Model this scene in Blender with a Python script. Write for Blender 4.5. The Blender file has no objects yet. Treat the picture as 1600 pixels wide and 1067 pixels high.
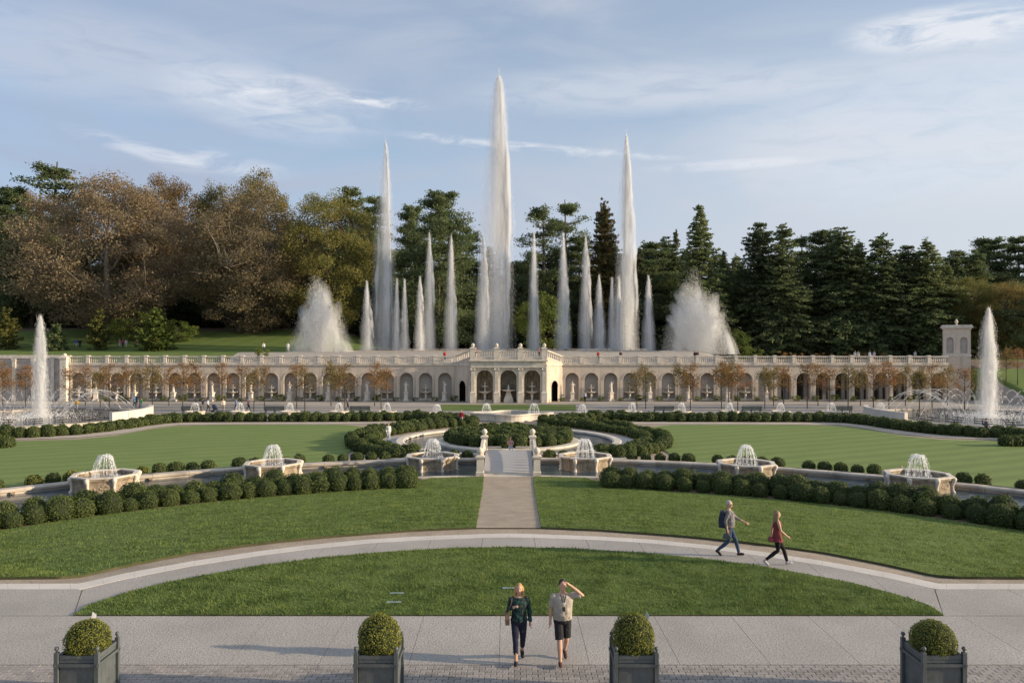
import bpy, math, random
import numpy as np
from mathutils import Vector, Matrix, noise as mnoise
R = math.radians
sc = bpy.context.scene
C = sc.collection

# ------------------------------------------------------------------ camera
F, CX, HY, CH = 1200.0, 794.5, 540.0, 8.7          # focal length in px of the 1600 px photo, axis, horizon, eye height
cam_d = bpy.data.cameras.new('camera'); cam = bpy.data.objects.new('camera', cam_d); C.objects.link(cam)
cam.location = (0, 0, CH); cam.rotation_euler = (R(90), 0, 0)
cam_d.sensor_width = 36; cam_d.lens = 36 * F / 1600
cam_d.shift_x = (800 - CX) / 1600; cam_d.shift_y = (HY - 533.5) / 1600
cam_d.clip_start = .5; cam_d.clip_end = 5000
sc.camera = cam

# ------------------------------------------------------------------ world, sun, exposure
SUN_EL, SUN_BACK = R(13.5), R(7.0)                 # sun low on the right, a little behind the viewer
SUND = Vector((math.cos(SUN_EL) * math.cos(SUN_BACK), -math.cos(SUN_EL) * math.sin(SUN_BACK), math.sin(SUN_EL)))
w = bpy.data.worlds.new('World'); sc.world = w; w.use_nodes = True
def build_world():
    nt = w.node_tree; nt.nodes.clear(); N = nt.nodes.new; L = nt.links.new
    out = N('ShaderNodeOutputWorld'); bg = N('ShaderNodeBackground'); bg.inputs[1].default_value = .13
    sky = N('ShaderNodeTexSky'); sky.sky_type = 'NISHITA'; sky.sun_disc = False
    sky.sun_elevation = SUN_EL; sky.sun_rotation = math.atan2(SUND.x, SUND.y)
    sky.altitude = 100; sky.air_density = 1.0; sky.dust_density = .6; sky.ozone_density = 2.0
    tc = N('ShaderNodeTexCoord'); sx = N('ShaderNodeSeparateXYZ'); L(tc.outputs['Generated'], sx.inputs[0])
    def m(op, a, b=None):
        n = N('ShaderNodeMath'); n.operation = op
        for i, v in enumerate((a, b)):
            if v is None: continue
            if isinstance(v, (int, float)): n.inputs[i].default_value = v
            else: L(v, n.inputs[i])
        return n.outputs[0]
    az = m('ARCTAN2', sx.outputs[0], sx.outputs[1]); el = m('ARCSINE', sx.outputs[2])
    comb = N('ShaderNodeCombineXYZ'); L(m('MULTIPLY', az, 2.2), comb.inputs[0]); L(m('MULTIPLY', el, 9.0), comb.inputs[1])
    def noise(scale, detail, rough, dist=0.0, off=0.0):
        mp = N('ShaderNodeMapping'); mp.inputs['Location'].default_value = (off, off * .7, off * .3); L(comb.outputs[0], mp.inputs[0])
        n = N('ShaderNodeTexNoise'); n.inputs['Scale'].default_value = scale; n.inputs['Detail'].default_value = detail
        n.inputs['Roughness'].default_value = rough; n.inputs['Distortion'].default_value = dist; L(mp.outputs[0], n.inputs['Vector'])
        return n.outputs[0]
    def ramp(v, a, b, lo=0., hi=1.):
        n = N('ShaderNodeMapRange'); n.interpolation_type = 'SMOOTHSTEP'; L(v, n.inputs[0])
        n.inputs[1].default_value = a; n.inputs[2].default_value = b; n.inputs[3].default_value = lo; n.inputs[4].default_value = hi
        return n.outputs[0]
    veil = ramp(noise(1.15, 5, .55, .6, 3.1), .28, .74, .42, .90)
    fine = noise(5.5, 7, .62, .8, 1.7)
    tot = m('MULTIPLY', veil, 0.0)
    def blob(px, py, hw, hh, tilt, strength, lo=.38, hi=.70):
        a0 = math.atan((px - CX) / F); e0 = math.atan((HY - py) / F * math.cos(a0))
        da = m('SUBTRACT', az, a0); de = m('SUBTRACT', el, e0)
        c, s = math.cos(tilt), math.sin(tilt)
        u = m('DIVIDE', m('ADD', m('MULTIPLY', da, c), m('MULTIPLY', de, s)), hw / F)
        v = m('DIVIDE', m('SUBTRACT', m('MULTIPLY', de, c), m('MULTIPLY', da, s)), hh / F)
        d = m('ADD', m('MULTIPLY', u, u), m('MULTIPLY', v, v))
        g = ramp(d, 0.0, 1.6, 1, 0)
        return m('MULTIPLY', m('MULTIPLY', g, ramp(fine, lo, hi)), strength)
    for b in ((430, 165, 150, 46, -.12, .5, .2, .75), (600, 158, 85, 10, -.10, .9), (470, 150, 120, 26, -.05, .3), (830, 232, 220, 8, -.09, .85),
              (1480, 44, 125, 26, -.06, .95, .30, .62), (215, 236, 90, 14, -.2, .45), (330, 250, 120, 16, -.12, .5), (1140, 258, 120, 8, 0, .5),
              (1500, 190, 330, 110, 0, .45, .1, .6), (1000, 140, 260, 36, 0, .35, .2, .6), (150, 90, 320, 60, 0, .25, .1, .6)):
        tot = m('ADD', tot, blob(*b))
    hz = ramp(el, 0.0, .30, .55, 0.0)
    fac = m('MINIMUM', tot, .85)
    vd = N('ShaderNodeVectorMath'); vd.operation = 'DOT_PRODUCT'; L(tc.outputs['Generated'], vd.inputs[0]); vd.inputs[1].default_value = SUND
    tow = ramp(vd.outputs['Value'], -.75, .75)             # the thin overcast is whiter towards the sun
    vc = N('ShaderNodeMix'); vc.data_type = 'RGBA'; L(tow, vc.inputs['Factor']); vc.inputs['A'].default_value = (1.95, 2.30, 3.05, 1); vc.inputs['B'].default_value = (3.35, 3.55, 3.85, 1)
    m0 = N('ShaderNodeMix'); m0.data_type = 'RGBA'; L(m('MINIMUM', m('ADD', veil, hz), .94), m0.inputs['Factor']); L(sky.outputs[0], m0.inputs['A']); L(vc.outputs['Result'], m0.inputs['B'])
    mix = N('ShaderNodeMix'); mix.data_type = 'RGBA'; L(fac, mix.inputs['Factor'])
    L(m0.outputs['Result'], mix.inputs['A']); mix.inputs['B'].default_value = (4.1, 4.2, 4.45, 1)
    L(mix.outputs['Result'], bg.inputs[0]); L(bg.outputs[0], out.inputs[0])
build_world()
sun_d = bpy.data.lights.new('sun', 'SUN'); sun_d.energy = 4.2; sun_d.angle = R(.6); sun_d.color = (1.0, .80, .56)
sun = bpy.data.objects.new('sun', sun_d); C.objects.link(sun); sun.rotation_euler = SUND.to_track_quat('Z', 'Y').to_euler()
vs = sc.view_settings; vs.view_transform = 'Standard'; vs.look = 'None'; vs.exposure = 0.65; vs.gamma = 1.0; vs.use_curve_mapping = False
sc.cycles.volume_bounces = 3; sc.cycles.max_bounces = 7; sc.cycles.diffuse_bounces = 4; sc.cycles.glossy_bounces = 3; sc.cycles.transmission_bounces = 4; sc.cycles.transparent_max_bounces = 6

# ------------------------------------------------------------------ materials
MATS = {}
def mat(name, col, col2=None, scale=3.0, rough=.8, bump=0., bscale=None, detail=5, spec=.3, objrand=0., trans=0., metal=0., noise3=None, coord='Object', lo=.35, hi=.65, streak=0):
    if name in MATS: return MATS[name]
    ma = bpy.data.materials.new(name); ma.use_nodes = True; nt = ma.node_tree; N = nt.nodes.new; L = nt.links.new
    b = nt.nodes['Principled BSDF']; b.inputs['Roughness'].default_value = rough; b.inputs['Metallic'].default_value = metal
    b.inputs['Specular IOR Level'].default_value = spec
    tc = N('ShaderNodeTexCoord'); src = tc.outputs[coord]
    if coord == 'World':
        pass
    col = tuple(col) + (1,)
    cur = None
    if col2 is not None:
        n = N('ShaderNodeTexNoise'); n.inputs['Scale'].default_value = scale; n.inputs['Detail'].default_value = detail; n.inputs['Roughness'].default_value = .6
        L(src, n.inputs['Vector'])
        r = N('ShaderNodeMapRange'); r.inputs[1].default_value = lo; r.inputs[2].default_value = hi; L(n.outputs[0], r.inputs[0])
        mx = N('ShaderNodeMix'); mx.data_type = 'RGBA'; L(r.outputs[0], mx.inputs['Factor'])
        mx.inputs['A'].default_value = col; mx.inputs['B'].default_value = tuple(col2) + (1,); cur = mx.outputs['Result']
        if noise3:
            c3, s3, a3, b3 = noise3
            n3 = N('ShaderNodeTexNoise'); n3.inputs['Scale'].default_value = s3; n3.inputs['Detail'].default_value = 4
            if streak: mp3 = N('ShaderNodeMapping'); mp3.inputs['Scale'].default_value = (1, 1, streak); L(src, mp3.inputs[0]); L(mp3.outputs[0], n3.inputs['Vector'])
            else: L(src, n3.inputs['Vector'])
            r3 = N('ShaderNodeMapRange'); r3.inputs[1].default_value = a3; r3.inputs[2].default_value = b3; L(n3.outputs[0], r3.inputs[0])
            m3 = N('ShaderNodeMix'); m3.data_type = 'RGBA'; L(r3.outputs[0], m3.inputs['Factor']); L(cur, m3.inputs['A'])
            m3.inputs['B'].default_value = tuple(c3) + (1,); cur = m3.outputs['Result']
    if objrand:
        oi = N('ShaderNodeObjectInfo'); hs = N('ShaderNodeHueSaturation')
        if cur is None: hs.inputs['Color'].default_value = col
        else: L(cur, hs.inputs['Color'])
        v = N('ShaderNodeMapRange'); L(oi.outputs['Random'], v.inputs[0]); v.inputs[3].default_value = 1 - objrand; v.inputs[4].default_value = 1 + objrand
        L(v.outputs[0], hs.inputs['Value'])
        h = N('ShaderNodeMapRange'); L(oi.outputs['Random'], h.inputs[0]); h.inputs[3].default_value = .5 + objrand * .05; h.inputs[4].default_value = .5 - objrand * .05
        L(h.outputs[0], hs.inputs['Hue']); cur = hs.outputs[0]
    if cur is None: b.inputs['Base Color'].default_value = col
    else: L(cur, b.inputs['Base Color'])
    if bump:
        nb = N('ShaderNodeTexNoise'); nb.inputs['Scale'].default_value = bscale or scale * 4; nb.inputs['Detail'].default_value = 6; L(src, nb.inputs['Vector'])
        bp = N('ShaderNodeBump'); bp.inputs['Strength'].default_value = bump; bp.inputs['Distance'].default_value = .03; L(nb.outputs[0], bp.inputs['Height'])
        L(bp.outputs[0], b.inputs['Normal'])
    if trans:
        tr = N('ShaderNodeBsdfTranslucent'); ms = N('ShaderNodeMixShader'); ms.inputs[0].default_value = trans
        if cur is None: tr.inputs[0].default_value = col
        else: L(cur, tr.inputs[0])
        L(b.outputs[0], ms.inputs[1]); L(tr.outputs[0], ms.inputs[2]); L(ms.outputs[0], nt.nodes['Material Output'].inputs[0])
    MATS[name] = ma; return ma
def lawn_mat(name, c1, c2, c3, angle, width, amp):
    ma = bpy.data.materials.new(name); ma.use_nodes = True; nt = ma.node_tree; N = nt.nodes.new; L = nt.links.new
    b = nt.nodes['Principled BSDF']; b.inputs['Roughness'].default_value = .9; b.inputs['Specular IOR Level'].default_value = .15
    tc = N('ShaderNodeTexCoord')
    n1 = N('ShaderNodeTexNoise'); n1.inputs['Scale'].default_value = .28; n1.inputs['Detail'].default_value = 6; n1.inputs['Roughness'].default_value = .65; L(tc.outputs['Object'], n1.inputs['Vector'])
    mp = N('ShaderNodeMapping'); mp.inputs['Scale'].default_value = (3.2, 9.0, 1); L(tc.outputs['Object'], mp.inputs[0])
    n2 = N('ShaderNodeTexNoise'); n2.inputs['Scale'].default_value = 1.0; n2.inputs['Detail'].default_value = 8; n2.inputs['Roughness'].default_value = .7; L(mp.outputs[0], n2.inputs['Vector'])
    mw = N('ShaderNodeMapping'); mw.inputs['Rotation'].default_value = (0, 0, angle); L(tc.outputs['Object'], mw.inputs[0])
    wv = N('ShaderNodeTexWave'); wv.inputs['Scale'].default_value = .314 / width; wv.inputs['Distortion'].default_value = 1.6; wv.inputs['Detail'].default_value = 3; wv.inputs['Detail Scale'].default_value = 2; L(mw.outputs[0], wv.inputs['Vector'])
    r1 = N('ShaderNodeMapRange'); r1.inputs[1].default_value = .3; r1.inputs[2].default_value = .7; L(n1.outputs[0], r1.inputs[0])
    r2 = N('ShaderNodeMapRange'); r2.inputs[1].default_value = .35; r2.inputs[2].default_value = .7; L(n2.outputs[0], r2.inputs[0])
    m1 = N('ShaderNodeMix'); m1.data_type = 'RGBA'; m1.inputs['A'].default_value = (*c1, 1); m1.inputs['B'].default_value = (*c2, 1); L(r1.outputs[0], m1.inputs['Factor'])
    m2 = N('ShaderNodeMix'); m2.data_type = 'RGBA'; m2.inputs['B'].default_value = (*c3, 1); L(m1.outputs['Result'], m2.inputs['A'])
    mm = N('ShaderNodeMath'); mm.operation = 'MULTIPLY'; mm.inputs[1].default_value = .75; L(r2.outputs[0], mm.inputs[0]); L(mm.outputs[0], m2.inputs['Factor'])
    hs = N('ShaderNodeHueSaturation'); L(m2.outputs['Result'], hs.inputs['Color'])
    rv = N('ShaderNodeMapRange'); rv.inputs[3].default_value = 1 - amp; rv.inputs[4].default_value = 1 + amp; L(wv.outputs['Fac'], rv.inputs[0]); L(rv.outputs[0], hs.inputs['Value'])
    L(hs.outputs[0], b.inputs['Base Color'])
    bp = N('ShaderNodeBump'); bp.inputs['Strength'].default_value = .5; bp.inputs['Distance'].default_value = .05; L(n2.outputs[0], bp.inputs['Height']); L(bp.outputs[0], b.inputs['Normal'])
    return ma
def water_mat(name, col, scale, strength):
    ma = bpy.data.materials.new(name); ma.use_nodes = True; nt = ma.node_tree; N = nt.nodes.new; L = nt.links.new
    b = nt.nodes['Principled BSDF']; b.inputs['Base Color'].default_value = (*col, 1); b.inputs['Roughness'].default_value = .04; b.inputs['IOR'].default_value = 1.45; b.inputs['Specular IOR Level'].default_value = .6
    tc = N('ShaderNodeTexCoord'); mp = N('ShaderNodeMapping'); mp.inputs['Scale'].default_value = (.5, 2.4, 1); L(tc.outputs['Object'], mp.inputs[0])
    n = N('ShaderNodeTexNoise'); n.inputs['Scale'].default_value = scale; n.inputs['Detail'].default_value = 4; L(mp.outputs[0], n.inputs['Vector'])
    bp = N('ShaderNodeBump'); bp.inputs['Strength'].default_value = strength; bp.inputs['Distance'].default_value = .05; L(n.outputs[0], bp.inputs['Height']); L(bp.outputs[0], b.inputs['Normal'])
    return ma
STONE = mat('limestone', (.56, .50, .42), (.42, .37, .31), .9, .85, .25, 9, noise3=((.21, .185, .155), 1.1, .55, .82), streak=.25)
STONEW = mat('pale_carved_stone', (.73, .66, .56), (.55, .49, .41), 1.6, .8, .25, 12, noise3=((.30, .27, .22), 1.3, .60, .85))
STONED = mat('weathered_stone', (.42, .335, .235), (.26, .205, .145), 2.2, .85, .5, 9, noise3=((.10, .085, .065), 2.6, .48, .72), streak=.3)
STUCCO = mat('warm_stucco_wall', (.65, .555, .45), (.55, .465, .375), .35, .9, .12, 6, noise3=((.33, .285, .235), 1.1, .50, .80), streak=.13)
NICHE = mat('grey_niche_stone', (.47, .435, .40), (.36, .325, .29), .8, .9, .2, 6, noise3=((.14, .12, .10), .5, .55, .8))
NICHED = mat('dark_niche_stone', (.16, .13, .105), (.07, .058, .048), .9, .8, .4, 6)  # dark stone tone for fountain niches, loggia back wall and tower recesses
LATTICE = mat('treillage_lattice', (.62, .55, .44), (.48, .42, .33), 2, .8)
DARKIN = mat('painted_opening_shade', (.006, .006, .007), (.012, .011, .010), 1, .95, spec=.05)  # near-black colour stands in for the shade inside openings
PAVE = mat('exposed_aggregate_paving', (.475, .44, .40), (.37, .343, .312), .40, .9, .5, 30, noise3=((.25, .232, .212), 22, .46, .70))
CURB = mat('pale_kerb_stone', (.66, .61, .55), (.57, .53, .47), .8, .85, .2, 14)
GRAVEL = mat('tan_gravel', (.45, .37, .285), (.35, .285, .215), 1.2, .95, .7, 22, noise3=((.22, .18, .135), 18, .5, .75))
BRICKM = mat('grey_clay_paver', (.33, .30, .275), (.25, .23, .215), 3, .9, .4, 20, objrand=.2)
SOIL = mat('mulch_soil', (.20, .145, .10), (.12, .085, .06), 2, .95, .6, 12)
ROADM = mat('promenade_gravel', (.43, .385, .33), (.35, .315, .275), .25, .95, .3, 14)
GRASS1 = lawn_mat('front_lawn_turf', (.125, .180, .048), (.190, .235, .072), (.080, .120, .030), 0, 1.6, .0)
GRASS2 = lawn_mat('striped_lawn_turf', (.176, .238, .074), (.218, .272, .094), (.134, .190, .055), R(64), 2.2, .085)
HILLG = lawn_mat('hill_lawn_turf', (.13, .18, .05), (.165, .21, .06), (.09, .14, .036), R(20), 4, .06)
BLADE = mat('grass_blade', (.155, .220, .056), (.210, .270, .078), .5, .7, objrand=0, trans=.35, noise3=((.085, .135, .033), 1.9, .42, .70))
BOX = mat('boxwood_leaf', (.070, .108, .026), (.130, .160, .040), 7, .6, objrand=.22, trans=.25, lo=.35, hi=.7)
BOXY = mat('boxwood_leaf_yellowish', (.125, .155, .026), (.26, .255, .045), 8, .55, objrand=.12, trans=.3)
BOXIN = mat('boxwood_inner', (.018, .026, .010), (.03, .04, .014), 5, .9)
PLANT = mat('planter_paint_grey_green', (.100, .116, .120), (.078, .090, .094), 3, .5, .12, 14, spec=.4, noise3=((.055, .056, .052), 5, .55, .8))
METAL = mat('dark_metal', (.03, .03, .032), None, rough=.5)
BENCH = mat('bench_slate_paint', (.065, .085, .085), (.05, .066, .068), 2, .5)
WATER = water_mat('canal_water', (.05, .075, .095), 1.8, .42)
WATERR = water_mat('rough_pool_water', (.10, .115, .125), 4.0, .7)
def spray_mat():
    ma = bpy.data.materials.new('white_water_spray'); ma.use_nodes = True; nt = ma.node_tree; N = nt.nodes.new; L = nt.links.new
    nt.nodes.remove(nt.nodes['Principled BSDF']); tc = N('ShaderNodeTexCoord'); mu = N('ShaderNodeVectorMath'); mu.operation = 'MULTIPLY'; mu.inputs[1].default_value = (1, 1, .02); L(tc.outputs['Object'], mu.inputs[0])
    nm = N('ShaderNodeVectorMath'); nm.operation = 'NORMALIZE'; L(mu.outputs[0], nm.inputs[0])          # drops scatter like a rounded column
    ad = N('ShaderNodeVectorMath'); ad.operation = 'ADD'; ad.inputs[1].default_value = (.85, -.55, .45); sc2 = N('ShaderNodeVectorMath'); sc2.operation = 'SCALE'; sc2.inputs['Scale'].default_value = .35; L(nm.outputs[0], sc2.inputs[0]); L(sc2.outputs[0], ad.inputs[0]); n2 = N('ShaderNodeVectorMath'); n2.operation = 'NORMALIZE'; L(ad.outputs[0], n2.inputs[0])
    d = N('ShaderNodeBsdfDiffuse'); t = N('ShaderNodeBsdfTranslucent'); ms = N('ShaderNodeMixShader'); ms.inputs[0].default_value = .5
    for b in (d, t): b.inputs['Color'].default_value = (.905, .945, .985, 1)
    L(n2.outputs[0], d.inputs['Normal']); ng = N('ShaderNodeVectorMath'); ng.operation = 'SCALE'; ng.inputs['Scale'].default_value = -1; L(n2.outputs[0], ng.inputs[0]); L(ng.outputs[0], t.inputs['Normal'])
    L(d.outputs[0], ms.inputs[1]); L(t.outputs[0], ms.inputs[2]); L(ms.outputs[0], nt.nodes['Material Output'].inputs[0]); return ma
SPRAY = spray_mat()
SPRAYT = mat('white_fountain_strands', (.95, .96, .97), None, rough=.3, trans=.4)  # one even near-white colour for the fountain strands
BARK = mat('grey_brown_bark', (.13, .105, .08), (.075, .06, .047), 3, .9, .4, 14)
BARKL = mat('pale_twig_bark', (.27, .225, .175), (.17, .14, .105), 2, .9, .3, 10)
WHITE = mat('white_card', (.50, .51, .53), None, rough=.6)
GLASSY = mat('pale_light_lens', (.30, .38, .36), None, rough=.3)
def leafm(n, a, b, c=None, sc_=.35):
    return mat('leaf_' + n, a, b, sc_, .7, objrand=.16, trans=.42, noise3=(c, .9, .5, .78) if c else None, spec=.15)
LEAFM = {'brown': leafm('brown', (.235, .185, .110), (.300, .225, .140), (.185, .190, .085)),
         'russet': leafm('russet', (.250, .160, .075), (.190, .135, .062), (.130, .125, .05)),
         'olive': leafm('olive', (0.193, 0.175, 0.055), (0.285, 0.212, 0.074), (0.129, 0.138, 0.044)),
         'yellow': leafm('yellow', (.165, .175, .050), (.225, .200, .062), (.105, .130, .036)),
         'dark': leafm('dark', (0.091, 0.123, 0.055), (0.146, 0.170, 0.077), (0.060, 0.082, 0.040)),
         'pine': leafm('pine', (0.112, 0.158, 0.071), (0.186, 0.218, 0.097), (0.074, 0.107, 0.051)),
         'spruce': leafm('spruce', (0.146, 0.194, 0.079), (0.239, 0.267, 0.112), (0.086, 0.128, 0.057)),
         'rust': leafm('rust_conifer', (0.152, 0.109, 0.042), (0.088, 0.099, 0.035), (0.200, 0.120, 0.048)),
         'shrub': leafm('shrub', (0.120, 0.168, 0.040), (0.192, 0.216, 0.056), (0.080, 0.120, 0.032)),
         'larch': leafm('larch', (.165, .165, .05), (.12, .13, .04)),
         'maple': leafm('maple', (.30, .155, .055), (.23, .165, .055), (.36, .14, .055), .8),
         'mapley': leafm('mapley', (.25, .19, .07), (.20, .18, .065), (.30, .16, .06), .8)}

# ------------------------------------------------------------------ mesh helpers
class MB:
    def __init__(s): s.v = []; s.f = []; s.m = []; s.cur = 0
    def add(s, vs, fs):
        o = len(s.v); s.v.extend(tuple(p) for p in vs); s.f.extend(tuple(i + o for i in f) for f in fs); s.m.extend([s.cur] * len(fs)); return s
    def box(s, x0, x1, y0, y1, z0, z1):
        return s.add([(x0, y0, z0), (x1, y0, z0), (x1, y1, z0), (x0, y1, z0), (x0, y0, z1), (x1, y0, z1), (x1, y1, z1), (x0, y1, z1)],
                     [(3, 2, 1, 0), (4, 5, 6, 7), (0, 1, 5, 4), (1, 2, 6, 5), (2, 3, 7, 6), (3, 0, 4, 7)])
    def cbox(s, c, d): return s.box(c[0] - d[0] / 2, c[0] + d[0] / 2, c[1] - d[1] / 2, c[1] + d[1] / 2, c[2] - d[2] / 2, c[2] + d[2] / 2)
    def bbox(s, x0, x1, y0, y1, z0, z1, b):            # box with chamfered top edges
        return s.frusta([(x0, x1, y0, y1, z0), (x0, x1, y0, y1, z1 - b), (x0 + b, x1 - b, y0 + b, y1 - b, z1)])
    def frusta(s, lv):
        vs = []; fs = []
        for (x0, x1, y0, y1, z) in lv: vs += [(x0, y0, z), (x1, y0, z), (x1, y1, z), (x0, y1, z)]
        fs.append((3, 2, 1, 0)); n = len(lv)
        for i in range(n - 1):
            for k in range(4): fs.append((i * 4 + k, i * 4 + (k + 1) % 4, i * 4 + 4 + (k + 1) % 4, i * 4 + 4 + k))
        fs.append(tuple((n - 1) * 4 + k for k in range(4))); return s.add(vs, fs)
    def lathe(s, prof, n=12, c=(0, 0, 0), sx=1, sy=1):
        vs = []; fs = []
        for (r, z) in prof:
            for k in range(n):
                a = 2 * math.pi * k / n; vs.append((c[0] + r * sx * math.cos(a), c[1] + r * sy * math.sin(a), c[2] + z))
        for i in range(len(prof) - 1):
            for k in range(n): fs.append((i * n + k, i * n + (k + 1) % n, (i + 1) * n + (k + 1) % n, (i + 1) * n + k))
        fs.append(tuple(range(n - 1, -1, -1))); fs.append(tuple((len(prof) - 1) * n + k for k in range(n)))
        return s.add(vs, fs)
    def tube(s, pts, rad, n=6, flat=1.0):
        pts = [Vector(p) for p in pts]; vs = []; fs = []; up0 = Vector((0, 0, 1)); u = None
        for i, p in enumerate(pts):
            d = (pts[min(i + 1, len(pts) - 1)] - pts[max(i - 1, 0)])
            d = d.normalized() if d.length > 1e-9 else Vector((0, 0, 1))
            if u is None:
                u = d.cross(up0)
                u = d.cross(Vector((0, 1, 0))) if u.length < .25 else u
            else: u = u - d * u.dot(d)
            u.normalize(); v = d.cross(u).normalized(); r = rad[i] if hasattr(rad, '__len__') else rad
            for k in range(n):
                a = 2 * math.pi * k / n; vs.append(p + u * (math.cos(a) * r) + v * (math.sin(a) * r * flat))
        for i in range(len(pts) - 1):
            for k in range(n): fs.append((i * n + k, i * n + (k + 1) % n, (i + 1) * n + (k + 1) % n, (i + 1) * n + k))
        fs.append(tuple(range(n - 1, -1, -1))); fs.append(tuple((len(pts) - 1) * n + k for k in range(n)))
        return s.add(vs, fs)
    def rings(s, rs, n=12):                            # (z, cx, cy, rx, ry) horizontal elliptical rings
        vs = []; fs = []
        for (z, cx, cy, rx, ry) in rs:
            for k in range(n):
                a = 2 * math.pi * k / n; vs.append((cx + rx * math.cos(a), cy + ry * math.sin(a), z))
        for i in range(len(rs) - 1):
            for k in range(n): fs.append((i * n + k, i * n + (k + 1) % n, (i + 1) * n + (k + 1) % n, (i + 1) * n + k))
        fs.append(tuple(range(n - 1, -1, -1))); fs.append(tuple((len(rs) - 1) * n + k for k in range(n)))
        return s.add(vs, fs)
    def ell(s, c, r, n=10, m=7):
        return s.rings([(c[2] + r[2] * math.sin(t), c[0], c[1], r[0] * max(.05, math.cos(t)), r[1] * max(.05, math.cos(t))) for t in [(-.5 + (j + .15) / (m + .3 - 1 + .0)) * math.pi * .98 for j in range(m)]], n)
    def mesh(s, name, mats=(), smooth=False):
        me = bpy.data.meshes.new(name); me.from_pydata(s.v, [], s.f); 
        for m_ in mats: me.materials.append(m_)
        if len(mats) > 1: me.polygons.foreach_set('material_index', s.m)
        if smooth: me.polygons.foreach_set('use_smooth', [True] * len(me.polygons))
        me.update(); return me
    def build(s, name, mats, parent=None, loc=(0, 0, 0), rz=0., smooth=False):
        if not isinstance(mats, (list, tuple)): mats = [mats]
        return link(name, s.mesh(name, mats, smooth), parent, loc, rz)
def link(name, me, parent=None, loc=(0, 0, 0), rz=0., scale=None):
    o = bpy.data.objects.new(name, me); C.objects.link(o); o.location = loc; o.rotation_euler = (0, 0, rz)
    if scale is not None: o.scale = scale if hasattr(scale, '__len__') else (scale,) * 3
    if parent: o.parent = parent
    return o
def tag(o, label=None, cat=None, group=None, kind=None):
    if label: o['label'] = label
    if cat: o['category'] = cat
    if group: o['group'] = group
    if kind: o['kind'] = kind
    return o
def thing(name, label, cat, loc=(0, 0, 0), rz=0., group=None):
    return tag(link(name, None, None, loc, rz), label, cat, group)
def struct(o): o['kind'] = 'structure'; return o
def npmesh(name, V, Q, mats, midx=None, smooth=False):
    """V (n,3), Q (m,k) index array"""
    me = bpy.data.meshes.new(name); k = Q.shape[1]
    me.vertices.add(len(V)); me.vertices.foreach_set('co', np.ascontiguousarray(V, dtype=np.float32).ravel())
    me.loops.add(Q.size); me.loops.foreach_set('vertex_index', np.ascontiguousarray(Q, dtype=np.int32).ravel())
    me.polygons.add(len(Q)); me.polygons.foreach_set('loop_start', np.arange(0, Q.size, k, dtype=np.int32))
    for m_ in mats: me.materials.append(m_)
    if midx is not None: me.polygons.foreach_set('material_index', np.asarray(midx, dtype=np.int32))
    if smooth: me.polygons.foreach_set('use_smooth', np.ones(len(Q), dtype=bool))
    me.update(calc_edges=True); me.validate(); return me
def ordinal(n):
    wds = ['first', 'second', 'third', 'fourth', 'fifth', 'sixth', 'seventh', 'eighth', 'ninth', 'tenth', 'eleventh', 'twelfth']
    if n < 12: return wds[n]
    k = n + 1; return '%d%s' % (k, 'th' if 10 <= k % 100 <= 20 else {1: 'st', 2: 'nd', 3: 'rd'}.get(k % 10, 'th'))

# ------------------------------------------------------------------ terrain
CC = (0.0, 15.6)                                       # centre of the curved canal
ZT, ZL = 1.9, 0.25                                     # upper walk level, level beside the canal
def smooth(t): t = min(1, max(0, t)); return t * t * (3 - 2 * t)
def terr(x, y):
    r = math.hypot(x - CC[0], y - CC[1])
    if y < 118:
        if y < 22.4: z = ZT
        else:
            u = (r - 13.6) / 16.4; v = (y - 22.4) / 9.0
            z = ZT - (ZT - ZL) * min(1, max(0, min(u, v)))
        if r > 34: z = min(z, ZL) * (1 - smooth((r - 41) / 4))
        if (x > 76 or x < -102) and y > 100: z += 6 * smooth((y - 104) / 30)
        return z
    if -102 <= x <= 76:
        if x > 43.2 and y < 128.5: return 0.
        if y < 121.7: return 0.
        z = 6.0
    else: z = 6 * smooth((y - 104) / 30)
    z += 1.6 * smooth((y - 123) / 8) * smooth((40 - x) / 8)
    hl = 5.0 * smooth((y - 142) / 34) * smooth((-20 - x) / 26) + 2.0 * smooth((y - 170) / 40)
    return z + hl + 16 * smooth((y - 212) / 80)
def P(px, py, z=0.):
    Y = F * (CH - z) / (py - HY); return ((px - CX) / F * Y, Y, z)
def PG(px, py):                                        # where the sight line through a photo point meets the ground
    dx = (px - CX) / F; dz = (HY - py) / F; y = 8.0
    while y < 400:
        if CH + dz * y <= terr(dx * y, y): break
        y += .25
    for _ in range(12):
        ym = y - .25 * .5 ** (_ + 1) if CH + dz * y <= terr(dx * y, y) else y + .25 * .5 ** (_ + 1); y = ym
    return (dx * y, y, terr(dx * y, y))
def XY(px, Y, z=0.): return ((px - CX) / F * Y, Y, z)
def lerp_poly(poly, n):
    p = np.array([q[:2] for q in poly], float); d = np.r_[0, np.cumsum(np.hypot(*np.diff(p, axis=0).T))]
    t = np.linspace(0, d[-1], n); return np.c_[np.interp(t, d, p[:, 0]), np.interp(t, d, p[:, 1])]
def loft(name, A, B, n, m_, mt, zoff, flat=None):
    a = lerp_poly(A, n); b = lerp_poly(B, n); V = []; 
    for j in range(m_ + 1):
        t = j / m_
        for i in range(n):
            x, y = a[i] * (1 - t) + b[i] * t; V.append((x, y, (terr(x, y) if flat is None else flat) + zoff))
    I = np.arange(n - 1); Q = np.concatenate([np.c_[j * n + I, j * n + I + 1, (j + 1) * n + I + 1, (j + 1) * n + I] for j in range(m_)])
    return link(name, npmesh(name, np.array(V), Q, [mt], smooth=True))
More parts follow.
